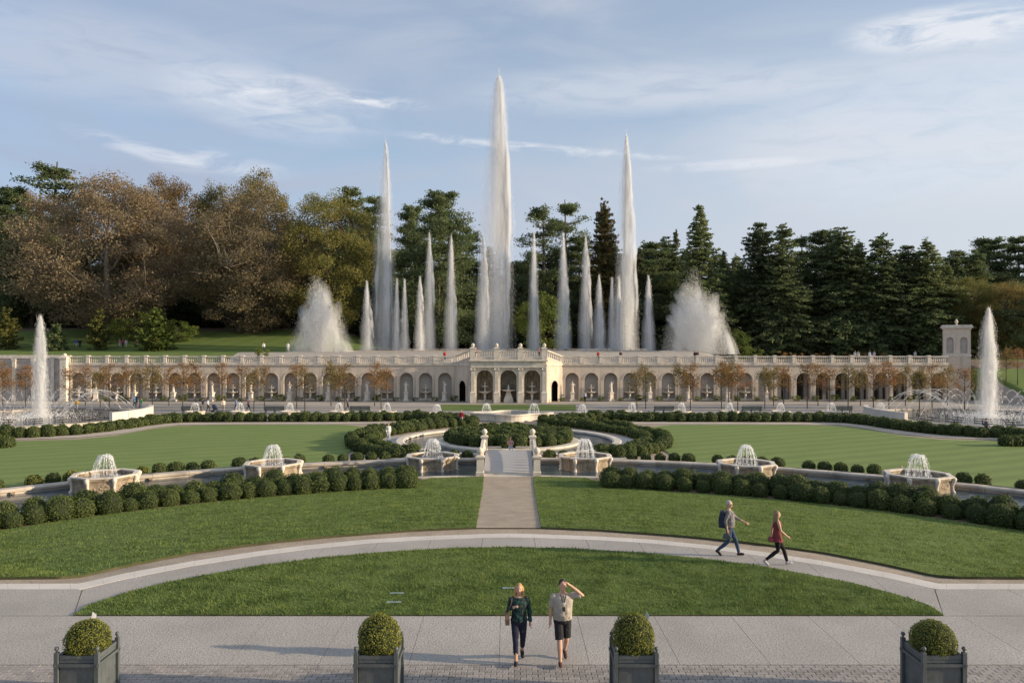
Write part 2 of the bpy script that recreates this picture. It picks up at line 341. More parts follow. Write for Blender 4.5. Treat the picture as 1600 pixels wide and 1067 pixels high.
def arc(r, a0, a1, n=60, c=CC): return [(c[0] + r * math.sin(R(a0 + (a1 - a0) * k / (n - 1))), c[1] + r * math.cos(R(a0 + (a1 - a0) * k / (n - 1)))) for k in range(n)]

def build_ground():
    xs = np.r_[-900, -600, -400, -260, -180, -130, np.arange(-100, -50, 4.), np.arange(-50, 50.01, .6), np.arange(54, 101, 4.), 130, 180, 260, 400, 600, 900]
    xs = np.unique(np.r_[xs, -102.01, -101.99, 43.19, 43.21, 75.99, 76.01])
    ys = np.r_[-60, -30, -10, 2, np.arange(8, 64, .6), np.arange(64, 118, 2.), 120, 121.69, 121.71, 123, 124.5, 126, 128.49, 128.51, 130, np.arange(132, 230, 4.), 260, 320, 420, 600, 900, 1500]
    V = []
    for y in ys:
        for x in xs:
            z = terr(x, y); r = math.hypot(x - CC[0], y - CC[1])
            if 34.3 < r < 41.0 and y > 20: z = -.9
            V.append((x, y, z - .03))
    n = len(xs); Q = []; mi = []
    for j in range(len(ys) - 1):
        for i in range(n - 1):
            Q.append((j * n + i, j * n + i + 1, (j + 1) * n + i + 1, (j + 1) * n + i))
            yc = (ys[j] + ys[j + 1]) / 2; xc = (xs[i] + xs[i + 1]) / 2
            if yc > 150: mi.append(2 if (yc > 172 + 5 * math.sin(xc * .13) or (xc > 20 and yc > 158)) else 1)
            elif yc > 123 or ((xc > 76 or xc < -102) and yc > 96): mi.append(2 if (xc > 36 and yc > 126 and xc < 90) else (3 if abs(xc) < 46 and yc < 132 else 1))
            elif yc > 98: mi.append(3)
            else: mi.append(0)
    struct(link('ground', npmesh('ground', np.array(V), np.array(Q), [GRAVEL, HILLG, SOIL, ROADM], mi)))
build_ground()

def mir(pl): return [(2 * CX - x, y) for x, y in pl][::-1]
lens_px = [(115, 962), (140, 946), (190, 930), (250, 914), (300, 904), (400, 886), (500, 873), (600, 864), (700, 858), (CX, 856)]
lens_top = [P(x, y, ZT) for x, y in lens_px + mir(lens_px)[1:]]
band_lo = [(-330, 921), (0, 921), (128, 921), (195, 905), (300, 884.5), (400, 869), (475, 859), (575, 849), (650, 844.5), (755, 840.5), (CX, 840)]
band_hi = [(-330, 912.5), (0, 912.5), (124, 912), (195, 896), (300, 877), (400, 862), (475, 852.5), (575, 843), (650, 838.5), (755, 834.5), (CX, 834)]
lawn_near = [(-330, 903), (0, 903), (92, 901), (125, 895), (200, 879), (300, 861), (400, 850), (525, 838), (650, 829), (744, 825)]
W = lambda pl: [P(x, y, ZT) for x, y in pl]

# lawns (structure) + grass blades (stuff)
EDGE = mat('cut_lawn_edge_soil', (.10, .085, .05), (.06, .07, .025), 3, .95)
def blades(name, A, B, n, hgt, wid, seed, label, n_lo=300):
    rg = np.random.default_rng(seed); a = lerp_poly(A, n_lo); b = lerp_poly(B, n_lo)
    wd = np.hypot(*(a - b).T) * np.gradient(a[:, 0]); wd = np.abs(wd) + 1e-4
    i = rg.choice(n_lo - 1, n, p=wd[:-1] / wd[:-1].sum()); fr = rg.random(n)[:, None]; t = rg.random(n)[:, None]
    aa = a[i] * (1 - fr) + a[i + 1] * fr; bb = b[i] * (1 - fr) + b[i + 1] * fr; xy = aa * (1 - t) + bb * t
    z = np.array([terr(x, y) for x, y in xy]) + .03
    cl = np.sin(xy[:, 0] * 2.1 + np.sin(xy[:, 1] * 1.7) * 2) * np.sin(xy[:, 1] * 3.1 + np.sin(xy[:, 0] * 1.3) * 2)
    h = hgt * (.55 + .8 * rg.random(n)) * (1 + .3 * cl); an = rg.random(n) * np.pi; w_ = wid * (.6 + .8 * rg.random(n))
    lean = rg.normal(0, .5, (n, 2)) * h[:, None]
    p0 = np.c_[xy[:, 0] - np.cos(an) * w_, xy[:, 1] - np.sin(an) * w_, z]; p1 = np.c_[xy[:, 0] + np.cos(an) * w_, xy[:, 1] + np.sin(an) * w_, z]
    p2 = np.c_[xy + lean, z + h]
    V = np.stack([p0, p1, p2], 1).reshape(-1, 3)
    o = link(name, npmesh(name, V, np.arange(3 * n).reshape(-1, 3), [BLADE])); tag(o, label, 'grass', kind='stuff')
def skirt(name, poly, h):
    p = lerp_poly(poly, 200); V = []; 
    for x, y in p: z = terr(x, y); V += [(x, y, z - .03), (x, y, z + h)]
    i = np.arange(199) * 2; return link(name, npmesh(name, np.array(V), np.c_[i, i + 2, i + 3, i + 1], [EDGE]))
lens_bot = [P(115 + (1474 - 115) * k / 40, 962.5, ZT) for k in range(41)]
o = struct(loft('lawn', lens_bot, lens_top, 120, 14, GRASS1, .045)); skirt('lawn_edge', lens_bot, .045).parent = o; skirt('lawn_edge', lens_top, .045).parent = o
blades('grass_blades', lens_bot, lens_top, 95000, .066, .015, 1, 'short green turf blades of the crescent lawn by the terrace')
pc_n, pc_f = P(744, 825, ZT), PG(755.5, 747)
def front_lawn(sgn):
    nr = [(x * sgn, y) for x, y, z in W(lawn_near)]
    fr = [(x * sgn, y) for x, y in arc(30.2, -78, -15, 50)] + [(-6.6 * sgn, CC[1] + 30.7), (-5.6 * sgn, CC[1] + 32), (-4.9 * sgn, CC[1] + 33.3), (pc_f[0] * sgn, CC[1] + 33.75)]
    o = struct(loft('lawn', nr, fr, 130, 40, GRASS1, .05)); skirt('lawn_edge', nr, .05).parent = o
    skirt('lawn_edge', [nr[-1], fr[-1]], .05).parent = o; skirt('lawn_edge', fr, .05).parent = o
    blades('grass_blades', nr, fr, 150000, .07, .018, 5 + sgn, 'short green turf blades of the sloping lawn %s the gravel path' % ('left of' if sgn > 0 else 'right of'))
front_lawn(1); front_lawn(-1)

# paving: terrace slabs, curved walk, kerb stones, gravel
def slab_obj(name, corners, z0, z1, mt, parent, g=.006):
    b = MB(); n = len(corners); cx = sum(c[0] for c in corners) / n; cy = sum(c[1] for c in corners) / n
    ins = []
    for x, y in corners:
        d = math.hypot(x - cx, y - cy); k = (d - g * 1.4) / d; ins.append((cx + (x - cx) * k, cy + (y - cy) * k))
    ar = sum(ins[i][0] * ins[(i + 1) % n][1] - ins[(i + 1) % n][0] * ins[i][1] for i in range(n))
    if ar < 0: ins = ins[::-1]
    vs = [(x, y, z0) for x, y in ins] + [(x, y, z1) for x, y in ins]
    fs = [tuple(range(n, 2 * n))] + [(i, (i + 1) % n, n + (i + 1) % n, n + i) for i in range(n)]
    b.add(vs, fs); return b.build(name, mt, parent)
terr_o = struct(link('terrace_pavement', None))
xs_j = [-19.5 + 1.93 * k for k in range(21)]
for i in range(20):
    slab_obj('paving_slab', [(xs_j[i], 16.36), (xs_j[i + 1], 16.36), (xs_j[i + 1], 19.31), (xs_j[i], 19.31)], ZT - .06, ZT + .012, PAVE, terr_o)
walk = struct(link('curved_walk', None))
bl = lerp_poly(W(band_lo + mir(band_lo)[1:]), 401); bh = lerp_poly(W(band_hi + mir(band_hi)[1:]), 401)
lt = lerp_poly(lens_top, 401)
wl = [(-24., 19.33)] + [(-11.2, 19.33)]
# side aprons left and right of the crescent lawn
for s in (-1, 1):
    e = P(115, 962, ZT)[0]; b1 = P(128, 921, ZT); 
    xsA = [-24, -20.5, -17, -13.9]
    for k in range(3):
        slab_obj('paving_slab', [(s * xsA[k], 19.33), (s * xsA[k + 1], 19.33), (s * xsA[k + 1], b1[1]), (s * xsA[k], b1[1])], ZT - .06, ZT + .011, PAVE, walk)
    slab_obj('paving_slab', [(s * -13.9, 19.33), (s * e, 19.33), (s * b1[0], b1[1]), (s * -13.9, b1[1])], ZT - .06, ZT + .011, PAVE, walk)
i0 = int(np.argmin(np.hypot(bl[:, 0] - b1[0], bl[:, 1] - b1[1]))); i1 = 400 - i0
nseg = 15
inner = lerp_poly([(P(115, 962, ZT)[0], 19.34)] + lens_top[1:-1] + [(-P(115, 962, ZT)[0], 19.34)], nseg * 6 + 1); outer = lerp_poly(bl[i0:i1 + 1], nseg * 6 + 1)
for k in range(nseg):
    a = inner[k * 6:k * 6 + 7]; b_ = outer[k * 6:k * 6 + 7]
    slab_obj('walk_slab', [tuple(q) for q in a] + [tuple(q) for q in b_[::-1]], ZT - .06, ZT + .013, PAVE, walk)
kerb = struct(link('kerb', None))
nk = 50
ka = lerp_poly(bl, nk * 4 + 1); kb = lerp_poly(bh, nk * 4 + 1)
for k in range(nk):
    slab_obj('kerb_stone', [tuple(q) for q in ka[k * 4:k * 4 + 5]] + [tuple(q) for q in kb[k * 4:k * 4 + 5][::-1]], ZT - .08, ZT + .017, CURB, kerb, .002)
# gravel path to the bridge
pa = [P(744, 825, ZT)[:2], pc_f[:2]]; pb = [(-x, y) for x, y in pa]
struct(loft('gravel_path', [pa[0], pb[0]], [(pa[1][0], CC[1] + 33.75), (pb[1][0], CC[1] + 33.75)], 12, 30, GRAVEL, .012))
# mulch bed between lawn and canal
for s in (-1, 1):
    A = [(x * -s, y) for x, y in arc(30.0, -80, -9.5, 60)]; B = [(x * -s, y) for x, y in arc(33.9, -80, -9.5, 60)]
    struct(loft('mulch_bed', A, B, 70, 4, SOIL, .02))
# clay paver strip across the bottom
strip = struct(link('brick_paving', None))
bw, bd = .245, .118
bm = MB().bbox(-bw / 2 + .006, bw / 2 - .006, -bd / 2 + .005, bd / 2 - .005, -.05, .012, .006).mesh('paver', [BRICKM])
rg = random.Random(4); rest = []; cells = []
for j in range(17):
    yy = 16.34 - bd * (j + .5)
    for i in range(-60, 60): cells.append((i * bw + (bw / 2 if j % 2 else 0), yy, j))
cells.sort(key=lambda c: (0 if (c[2] <= 6 and abs(c[0]) < 10.9) else 1, abs(c[0]) + 3 * abs(c[2] - 3)))
rb = MB()
for k, (x, y, j) in enumerate(cells):
    if k < 300:
        o = link('paver', bm, strip, (x, y, ZT + rg.uniform(-.003, .003)), rg.uniform(-.012, .012))
    else:
        dz = ZT + rg.uniform(-.003, .003); rb.bbox(x - bw / 2 + .006, x + bw / 2 - .006, y - bd / 2 + .005, y + bd / 2 - .005, dz - .05, dz + .012, .006)
tag(rb.build('pavers', BRICKM, strip), kind='stuff')

# ------------------------------------------------------------------ canal
def ring_strip(name, prof, a0, a1, n, mt, c=CC, parent=None, close=True, sm=False):
    """sweep a (r, z) profile round centre c between two bearings (degrees from +Y)"""
    V = []; m_ = len(prof)
    for k in range(n + 1):
        a = R(a0 + (a1 - a0) * k / n)
        for r, z in prof: V.append((c[0] + r * math.sin(a), c[1] + r * math.cos(a), z))
    Q = []
    for k in range(n):
        for i in range(m_ if close else m_ - 1): Q.append((k * m_ + i, k * m_ + (i + 1) % m_, (k + 1) * m_ + (i + 1) % m_, (k + 1) * m_ + i))
    b = MB(); b.add(V, Q)
    if close and abs(a1 - a0) < 359: b.add(V[:m_], [tuple(range(m_))]); b.add(V[-m_:], [tuple(range(m_ - 1, -1, -1))])
    return b.build(name, mt, parent, smooth=sm)
FAR_COPE = [(40.95, -.9), (40.95, .20), (40.80, .22), (40.78, .34), (40.86, .40), (41.5, .40), (41.55, .34), (41.5, -.3)]
NEAR_COPE = [(33.85, -.9), (33.85, .25), (33.9, .30), (34.3, .30), (34.35, .25), (34.35, -.9)]
canal = thing('canal_wall', 'long curved limestone canal wall with rounded coping around the water', 'canal wall')
nb = 40
for k in range(nb):
    a0 = -62 + 124 * k / nb; a1 = -62 + 124 * (k + 1) / nb
    ring_strip('coping_stone', FAR_COPE, a0 + .012, a1 - .012, 3, STONE, parent=canal)
    if abs((a0 + a1) / 2) > 3.0: ring_strip('near_kerb', NEAR_COPE, a0, a1, 3, STONE, parent=canal)
for k in range(22):
    a = R(-58 + 116 * (k + .5) / 22)
    if abs(a) < .1: continue
    MB().cbox((0, 0, .02), (.22, .10, .17)).cbox((0, -.08, .0), (.10, .08, .06)).build('spout', STONED, canal, (CC[0] + 40.80 * math.sin(a), CC[1] + 40.80 * math.cos(a), .1), -a)
wv = []; wq = []
for k in range(81):
    a = R(-70 + 140 * k / 80)
    for r in (34.2, 37.5, 41.0): wv.append((CC[0] + r * math.sin(a), CC[1] + r * math.cos(a), .06))
for k in range(80):
    for i in range(2): wq.append((k * 3 + i, k * 3 + i + 1, k * 3 + 4 + i, k * 3 + 3 + i))
struct(link('water', npmesh('water', np.array(wv), np.array(wq), [WATER])))

# lawns behind the canal
PCc = (0.0, 67.4)                                       # round pool centre
def back_lawn(s):
    far = [PG(x, y) for x, y in ((-260, 700), (0, 690), (120, 687), (180, 681), (235, 671), (275, 666), (340, 664.3), (450, 664), (540, 664))]
    far = [(x * s, y) for x, y, z in far] + [(-13.2 * s, 80.0)]
    near = [(x * s, y) for x, y in arc(43.6, -78, -17.2, 60)] 
    o = struct(loft('lawn', near, far, 120, 30, GRASS2, .03))
back_lawn(1); back_lawn(-1)
# paler gravel walk in front of the hedge, promenade bands
LIGHTG = mat('pale_tan_walk', (.50, .435, .36), (.42, .365, .30), .6, .95, .3, 14)
def ribbon(name, pl, wd, mt, zo):
    p = lerp_poly(pl, 120); d = np.gradient(p, axis=0); nn = np.c_[-d[:, 1], d[:, 0]] / np.hypot(*d.T)[:, None]
    return struct(loft(name, [tuple(q) for q in p - nn * wd / 2], [tuple(q) for q in p + nn * wd / 2], 120, 2, mt, zo))
wpl = [PG(x, y) for x, y in ((-260, 694), (0, 685.5), (120, 682), (180, 676), (235, 666.5), (275, 662.5), (340, 661.5), (450, 661), (560, 661), (640, 661))]
ribbon('garden_walk', [(x, y) for x, y, z in wpl], 2.4, LIGHTG, .012); ribbon('garden_walk', [(-x, y) for x, y, z in wpl][::-1], 2.4, LIGHTG, .012)
struct(loft('promenade', [(-80, 99), (80, 99)], [(-80, 104.5), (80, 104.5)], 60, 3, mat('promenade_asphalt', (.34, .32, .31), (.29, .275, .265), .3, .9, .2, 14), .006))
struct(loft('promenade', [(-80, 107.5), (80, 107.5)], [(-80, 110.5), (80, 110.5)], 60, 3, MATS['promenade_asphalt'], .006))
struct(loft('lawn', [(-9.0, 102.5), (9.0, 102.5)], [(-9.9, 113.2), (9.9, 113.2)], 20, 6, GRASS1, .02))

# ------------------------------------------------------------------ round pool with planted island
pool = thing('round_pool', 'round stone rimmed pool with planted island behind the bridge', 'pool', (PCc[0], PCc[1], 0))
OUT = [(9.15, -.5), (9.15, .30), (9.05, .34), (9.05, .46), (9.2, .52), (9.75, .52), (9.85, .46), (9.8, 0)]
ring_strip('rim', OUT, 0, 360, 96, STONEW, (0, 0), pool, sm=False)
INN = [(6.15, -.5), (6.15, .26), (6.28, .3), (6.28, .40), (6.15, .44), (5.5, .44), (5.5, 0)]
ring_strip('island_rim', INN, 0, 360, 80, STONEW, (0, 0), pool)
MB().lathe([(5.6, 0), (5.6, .36), (2, .5), (.1, .52)], 48).build('island_soil', SOIL, pool)
ring_strip('pool_water', [(6.0, .30), (9.3, .30)], 0, 360, 64, WATER, (0, 0), pool, close=False)
struct(ring_strip('pool_walk', [(9.75, .015), (12.2, .015)], 0, 360, 64, mat('pool_walk_stone', (.46, .44, .42), (.40, .385, .37), .5, .9, .2, 14), PCc, close=False))

# ------------------------------------------------------------------ bridge
def build_bridge():
    b = thing('footbridge', 'arched stone footbridge with four finial posts over the canal', 'bridge', (0, 49.4, 0))
    L_ = 10.0; hw = 1.62
    dz = lambda t: .27 + .80 * math.sin(math.pi * t) ** 1.2 + .18 * t
    n = 12
    for k in range(n):
        m_ = MB(); y0, y1 = L_ * k / n + .001, L_ * (k + 1) / n - .001; z0, z1 = dz(k / n), dz((k + 1) / n)
        m_.add([(-hw, y0, z0), (hw, y0, z0), (hw, y1, z1), (-hw, y1, z1), (-hw, y0, z0 - .3), (hw, y0, z0 - .3), (hw, y1, z1 - .3), (-hw, y1, z1 - .3)],
               [(0, 1, 2, 3), (7, 6, 5, 4), (0, 4, 5, 1), (1, 5, 6, 2), (2, 6, 7, 3), (3, 7, 4, 0)])
        m_.build('deck_slab', MATS['pool_walk_stone'] if k else STONE, b)
    prof = [(.30, 0), (.30, .22), (.25, .26), (.23, .30), (.22, 1.12), (.30, 1.18), (.31, 1.27), (.22, 1.33), (.14, 1.38), (.12, 1.46), (.22, 1.56), (.235, 1.68), (.18, 1.82), (.08, 1.90), (.02, 1.93)]
    for sx in (-1, 1):
        for yy, z0 in ((.35, .28), (L_ - .55, .50)):
            p = MB(); p.frusta([(-.26, .26, -.26, .26, 0), (-.26, .26, -.26, .26, .24), (-.215, .215, -.215, .215, .30), (-.215, .215, -.215, .215, 1.10), (-.29, .29, -.29, .29, 1.18), (-.29, .29, -.29, .29, 1.27), (-.16, .16, -.16, .16, 1.36)])
            po = p.build('post', STONEW, b, (sx * (hw + .22), yy, z0))
            MB().lathe([(.12, 0), (.11, .08), (.20, .16), (.225, .27), (.18, .40), (.08, .49), (.02, .52)], 14, (0, 0, 1.34)).build('finial', STONEW, po, smooth=True)
        side = MB()
        for k in range(n):
            y0, y1 = .6 + (L_ - 1.4) * k / n, .6 + (L_ - 1.4) * (k + 1) / n; z0, z1 = dz(y0 / L_), dz(y1 / L_)
            for a, c in (((-.5), .10), (.62, .80)):
                side.add([(sx * (hw + .10), y0, z0 + a), (sx * (hw + .30), y0, z0 + a), (sx * (hw + .30), y0, z0 + c), (sx * (hw + .10), y0, z0 + c),
                          (sx * (hw + .10), y1, z1 + a), (sx * (hw + .30), y1, z1 + a), (sx * (hw + .30), y1, z1 + c), (sx * (hw + .10), y1, z1 + c)],
                         [(0, 1, 2, 3), (7, 6, 5, 4), (0, 4, 5, 1), (1, 5, 6, 2), (2, 6, 7, 3), (3, 7, 4, 0)])
        side.build('side_rail', STONEW, b)
        for k in range(18):
            yy = .9 + (L_ - 1.9) * k / 17; z0 = dz(yy / L_)
            MB().lathe([(.05, 0), (.05, .06), (.085, .18), (.04, .40), (.06, .52)], 6).build('baluster', STONEW, b, (sx * (hw + .20), yy, z0 + .10))
    rail = thing('pool_railing', 'low white baluster railing between the bridge and the round pool', 'railing', (0, 59.3, .35))
    for sx in (-1, 1):
        MB().box(.55, 1.85, -.05, .05, .50, .58).build('top_rail', STONEW, rail, (0 if sx > 0 else -2.4, 0, 0))
    for k in range(9):
        for sx in (-1, 1):
            MB().box(-.03, .03, -.03, .03, 0, .5).build('baluster', STONEW, rail, (sx * (.6 + .15 * k), 0, 0))
build_bridge()

# ------------------------------------------------------------------ water helpers
def streaks(rg, pts, dirs, ln, wd):
    n = len(pts); d = dirs / np.linalg.norm(dirs, axis=1)[:, None]; rnd = rg.normal(size=(n, 3)); s = np.cross(d, rnd); s /= np.linalg.norm(s, axis=1)[:, None] + 1e-9
    ln = np.broadcast_to(ln, n)[:, None]; wd = np.broadcast_to(wd, n)[:, None]
    return np.stack([pts - s * wd, pts + s * wd, pts + d * ln], 1).reshape(-1, 3)
def streak_mesh(name, V, mt=None):
    return npmesh(name, V, np.arange(len(V)).reshape(-1, 3), [mt or SPRAYT])
def dome_spray(seed, h, rad, nst=26, per=80, wd=.011):
    """umbrella of falling strands: rises as a bell, falls to a ring"""
    rg = np.random.default_rng(seed); VV = []
    for k in range(nst):
        a = 2 * math.pi * (k + rg.uniform(-.3, .3)) / nst; rr = rad * rg.uniform(.72, 1.05); hh = h * rg.uniform(.92, 1.04)
        t = rg.random(per) ** .8; r = rr * (.30 + .70 * t); z = hh * (1 - t ** 2.1) 
        p = np.c_[np.cos(a) * r, np.sin(a) * r, z] + rg.normal(0, .016, (per, 3)) * (1 + t[:, None])
        d = np.c_[np.cos(a) * np.ones(per) * .7 * rr, np.sin(a) * np.ones(per) * .7 * rr, -2.1 * hh * t ** 1.1]
        VV.append(streaks(rg, p, d, rg.uniform(.06, .20, per), wd * rg.uniform(.6, 1.4, per)))
    n = 160; a = rg.random(n) * 6.283; r = rad * .36 * np.sqrt(rg.random(n)); p = np.c_[np.cos(a) * r, np.sin(a) * r, h * rg.uniform(.88, 1.04, n)]
    VV.append(streaks(rg, p, rg.normal(size=(n, 3)), .10, wd * 1.3))
    n = 260; a = rg.random(n) * 6.283; r = rad * rg.uniform(.7, 1.1, n); p = np.c_[np.cos(a) * r, np.sin(a) * r, np.abs(rg.normal(0, .07, n)) - .02]
    VV.append(streaks(rg, p, np.c_[rg.normal(size=(n, 2)) * .5, np.ones(n)], .08, wd))
    return np.concatenate(VV)
SPR = [streak_mesh('spray', dome_spray(s, 1.28, .72, 20, 80, .0075)) for s in (11, 12, 13)]
SPRS = [streak_mesh('spray', dome_spray(s, 1.05, .62, 14, 50, .0085)) for s in (14, 15)]

# ------------------------------------------------------------------ octagonal basins in the canal
def octagon_basin(px, Y, seed, label):
    x, y, z = XY(px, Y); t = thing('fountain_basin', label, 'fountain', (x, y, -.12), math.atan2(-(x - CC[0]), y - CC[1]) * .5, 'octagonal basins standing in the canal')
    ro = 1.92; H_ = 1.02
    for k in range(8):
        a = math.pi / 8 + k * math.pi / 4; am = a + math.pi / 8
        c0 = (math.cos(a), math.sin(a)); c1 = (math.cos(a + math.pi / 4), math.sin(a + math.pi / 4))
        pr = [(.99, 0), (.99, .15), (.955, .20), (.94, .30), (.94, .76), (.965, .86), (.995, .90), (.995, 1.02), (.86, 1.02), (.84, .55)]
        V = [(c[0] * ro * q, c[1] * ro * q, zz * H_ / 1.02) for c in (c0, c1) for q, zz in pr]; n = len(pr)
        p = MB().add(V, [(i, i + n, i + n + 1, i + 1) for i in range(n - 1)]).build('panel', STONED, t)
        ap = ro * math.cos(math.pi / 8) * .94                # carved relief on the panel
        rl = MB(); rg = random.Random(seed * 9 + k)
        for q in range(7):
            rl.ell((rg.uniform(-.36, .36), 0, .52 + rg.uniform(-.16, .16)), (rg.uniform(.05, .12), .035, rg.uniform(.05, .11)), 7, 5)
        rl.box(-.46, .46, -.012, .02, .28, .31); rl.box(-.46, .46, -.012, .02, .74, .77)
        ro_ = rl.build('carved_relief', STONED, p, (math.cos(am) * ap, math.sin(am) * ap, 0), am + math.pi / 2)
        sc_ = MB(); pts = [(.985, .0, .13), (.985, .18, .12), (.955, .32, .085), (.95, .5, .08), (.96, .68, .095), (.985, .82, .13), (1.0, .95, .15), (.985, 1.06, .12)]
        sc_.rings([(zz, c0[0] * ro * q, c0[1] * ro * q, w_, w_) for q, zz, w_ in pts], 8); sc_.build('corner_scroll', STONEW, t, smooth=True)
    ring = MB(); n8 = [(math.cos(math.pi / 8 + k * math.pi / 4), math.sin(math.pi / 8 + k * math.pi / 4)) for k in range(8)]
    V = []; 
    for q, zz in ((1.02, 1.02), (1.02, 1.10), (.86, 1.10), (.86, 1.02)): V += [(c[0] * ro * q, c[1] * ro * q, zz) for c in n8]
    ring.add(V, [(j * 8 + k, j * 8 + (k + 1) % 8, ((j + 1) % 4) * 8 + (k + 1) % 8, ((j + 1) % 4) * 8 + k) for j in range(4) for k in range(8)]).build('rim', STONEW, t)
    MB().add([(c[0] * ro * .88, c[1] * ro * .88, .84) for c in n8], [tuple(range(8))]).build('basin_water', WATERR, t)
    link('spray', SPR[seed % 3], t, (0, 0, .84), seed * 1.3, 1.06)
for i, (px, Y, lb) in enumerate(((165, 46.5, 'leftmost octagonal stone basin with water dome behind the left hedge'), (427, 51.0, 'second octagonal stone basin from the left with water dome'),
                                 (676, 54.3, 'octagonal stone basin just left of the footbridge'), (914, 54.3, 'octagonal stone basin just right of the footbridge'),
                                 (1166, 51.0, 'second octagonal stone basin from the right with water dome'), (1435, 46.5, 'rightmost octagonal stone basin with water dome'))):
    octagon_basin(px, Y, i, lb)

# large lobed basin behind the round pool, small low basins along the promenade
def lobed_basin():
    Yc = 90.5; t = thing('lobed_basin', 'large pale lobed stone basin with two sprays in front of pavilion', 'fountain', (0.3, Yc, 0))
    pts = []
    for k in range(64):
        a = 2 * math.pi * k / 64; r = 3.1 + .55 * math.cos(4 * a); pts.append((r * 1.38 * math.cos(a), r * .95 * math.sin(a)))
    V = []; prof = [(1.0, 0), (1.0, .12), (.95, .16), (.95, .62), (1.0, .70), (1.0, .86), (.90, .86), (.88, .5)]
    for q, z in prof: V += [(x * q, y * q, z) for x, y in pts]
    MB().add(V, [(j * 64 + k, j * 64 + (k + 1) % 64, (j + 1) * 64 + (k + 1) % 64, (j + 1) * 64 + k) for j in range(len(prof) - 1) for k in range(64)]).build('bowl', STONEW, t)
    MB().add([(x * .9, y * .9, .70) for x, y in pts], [tuple(range(64))]).build('basin_water', WATERR, t)
    for x in (-2.9, 2.7): link('spray', SPRS[0], t, (x, .2, .70), x, 1.1)
lobed_basin()
for i, px in enumerate((305, 375, 453, 530, 605, 683, 910, 988, 1065, 1140, 1220, 1299, 1376)):
    Yb = 97.5 if px not in (683, 910) else 95.0; x, y, z = XY(px, Yb)
    side = 'left' if px < CX else 'right'; k = (5 - i) if px < CX else i - 6
    t = thing('low_fountain', 'low round fountain with a small spray behind hedge, %s %s of the pavilion axis' % (ordinal(k), side), 'fountain', (x, y, 0), i, 'low fountains along the promenade')
    MB().lathe([(1.15, 0), (1.15, .28), (1.22, .32), (1.22, .42), (1.02, .42), (1.0, .2)], 20).build('basin', STONEW, t)
    MB().lathe([(1.03, .30), (.02, .31)], 20).build('basin_water', WATERR, t); link('spray', SPRS[i % 2], t, (0, 0, .32), i, (1, 1, 1.05))

# ------------------------------------------------------------------ large round side pools
def side_pool(s):
    cx, cy = 56.2 * s, 90.5; nm = 'left' if s < 0 else 'right'
    t = thing('large_round_pool', 'large round pool with ring of arcing jets at far %s' % nm, 'pool', (cx, cy, 0))
    ring_strip('rim', [(12.0, -.3), (12.0, .34), (12.6, .34), (12.6, 0)], 0, 360, 80, STONE, (0, 0), t)
    MB().lathe([(12.05, .14), (.02, .15)], 64).build('pool_water', WATERR, t)
    a0, a1 = (300, 250) if s > 0 else (60, 110)
    for k in range(5):
        b0 = a0 + (a1 - a0) * k / 5 * 1.05; b1 = a0 + (a1 - a0) * (k + .98) / 5 * 1.05
        ring_strip('wall_panel', [(12.55, 0), (12.55, 1.25), (13.05, 1.25), (13.05, 0)], b0, b1, 4, CURB, (0, 0), t)
    rg = np.random.default_rng(31 + s)
    for r, n in ((4.2, 10), (7.2, 16), (10.0, 22)):
        for k in range(n):
            a = 2 * math.pi * (k + .2) / n; da = 2 * math.pi / n * .6
            pts = [(r * math.cos(a + da * q / 4), r * math.sin(a + da * q / 4), .38) for q in range(5)]
            m_ = MB().tube(pts, .045, 5); m_.tube([pts[2], (pts[2][0], pts[2][1], .1)], .05, 5).tube([pts[0], (pts[0][0], pts[0][1], .62)], .04, 5); m_.build('pipe', METAL, t)
    VV = []
    for k in range(30):
        a = 2 * math.pi * k / 30; n = 130; q = rg.random(n); r = 11.4 - 8.2 * q; z = .3 + 4 * 2.9 * q * (1 - q)
        p = np.c_[np.cos(a) * r, np.sin(a) * r, z] + rg.normal(0, .05, (n, 3)) * (.4 + q[:, None])
        d = np.c_[-np.cos(a) * 8.2 * np.ones(n), -np.sin(a) * 8.2 * np.ones(n), 11.6 * (1 - 2 * q)]
        VV.append(streaks(rg, p, d, rg.uniform(.2, .6, n), .005 + .005 * rg.random(n)))
    n = 2600; a = rg.random(n) * 6.283; r = np.abs(rg.normal(0, 3.4, n)); p = np.c_[np.cos(a) * r, np.sin(a) * r, .16 + np.abs(rg.normal(0, .3, n))]
    VV.append(streaks(rg, p, np.c_[rg.normal(size=(n, 2)) * .4, np.ones(n)], .15, .022))
    link('arcing_jets', streak_mesh('arcing_jets', np.concatenate(VV)), t)
side_pool(-1); side_pool(1)

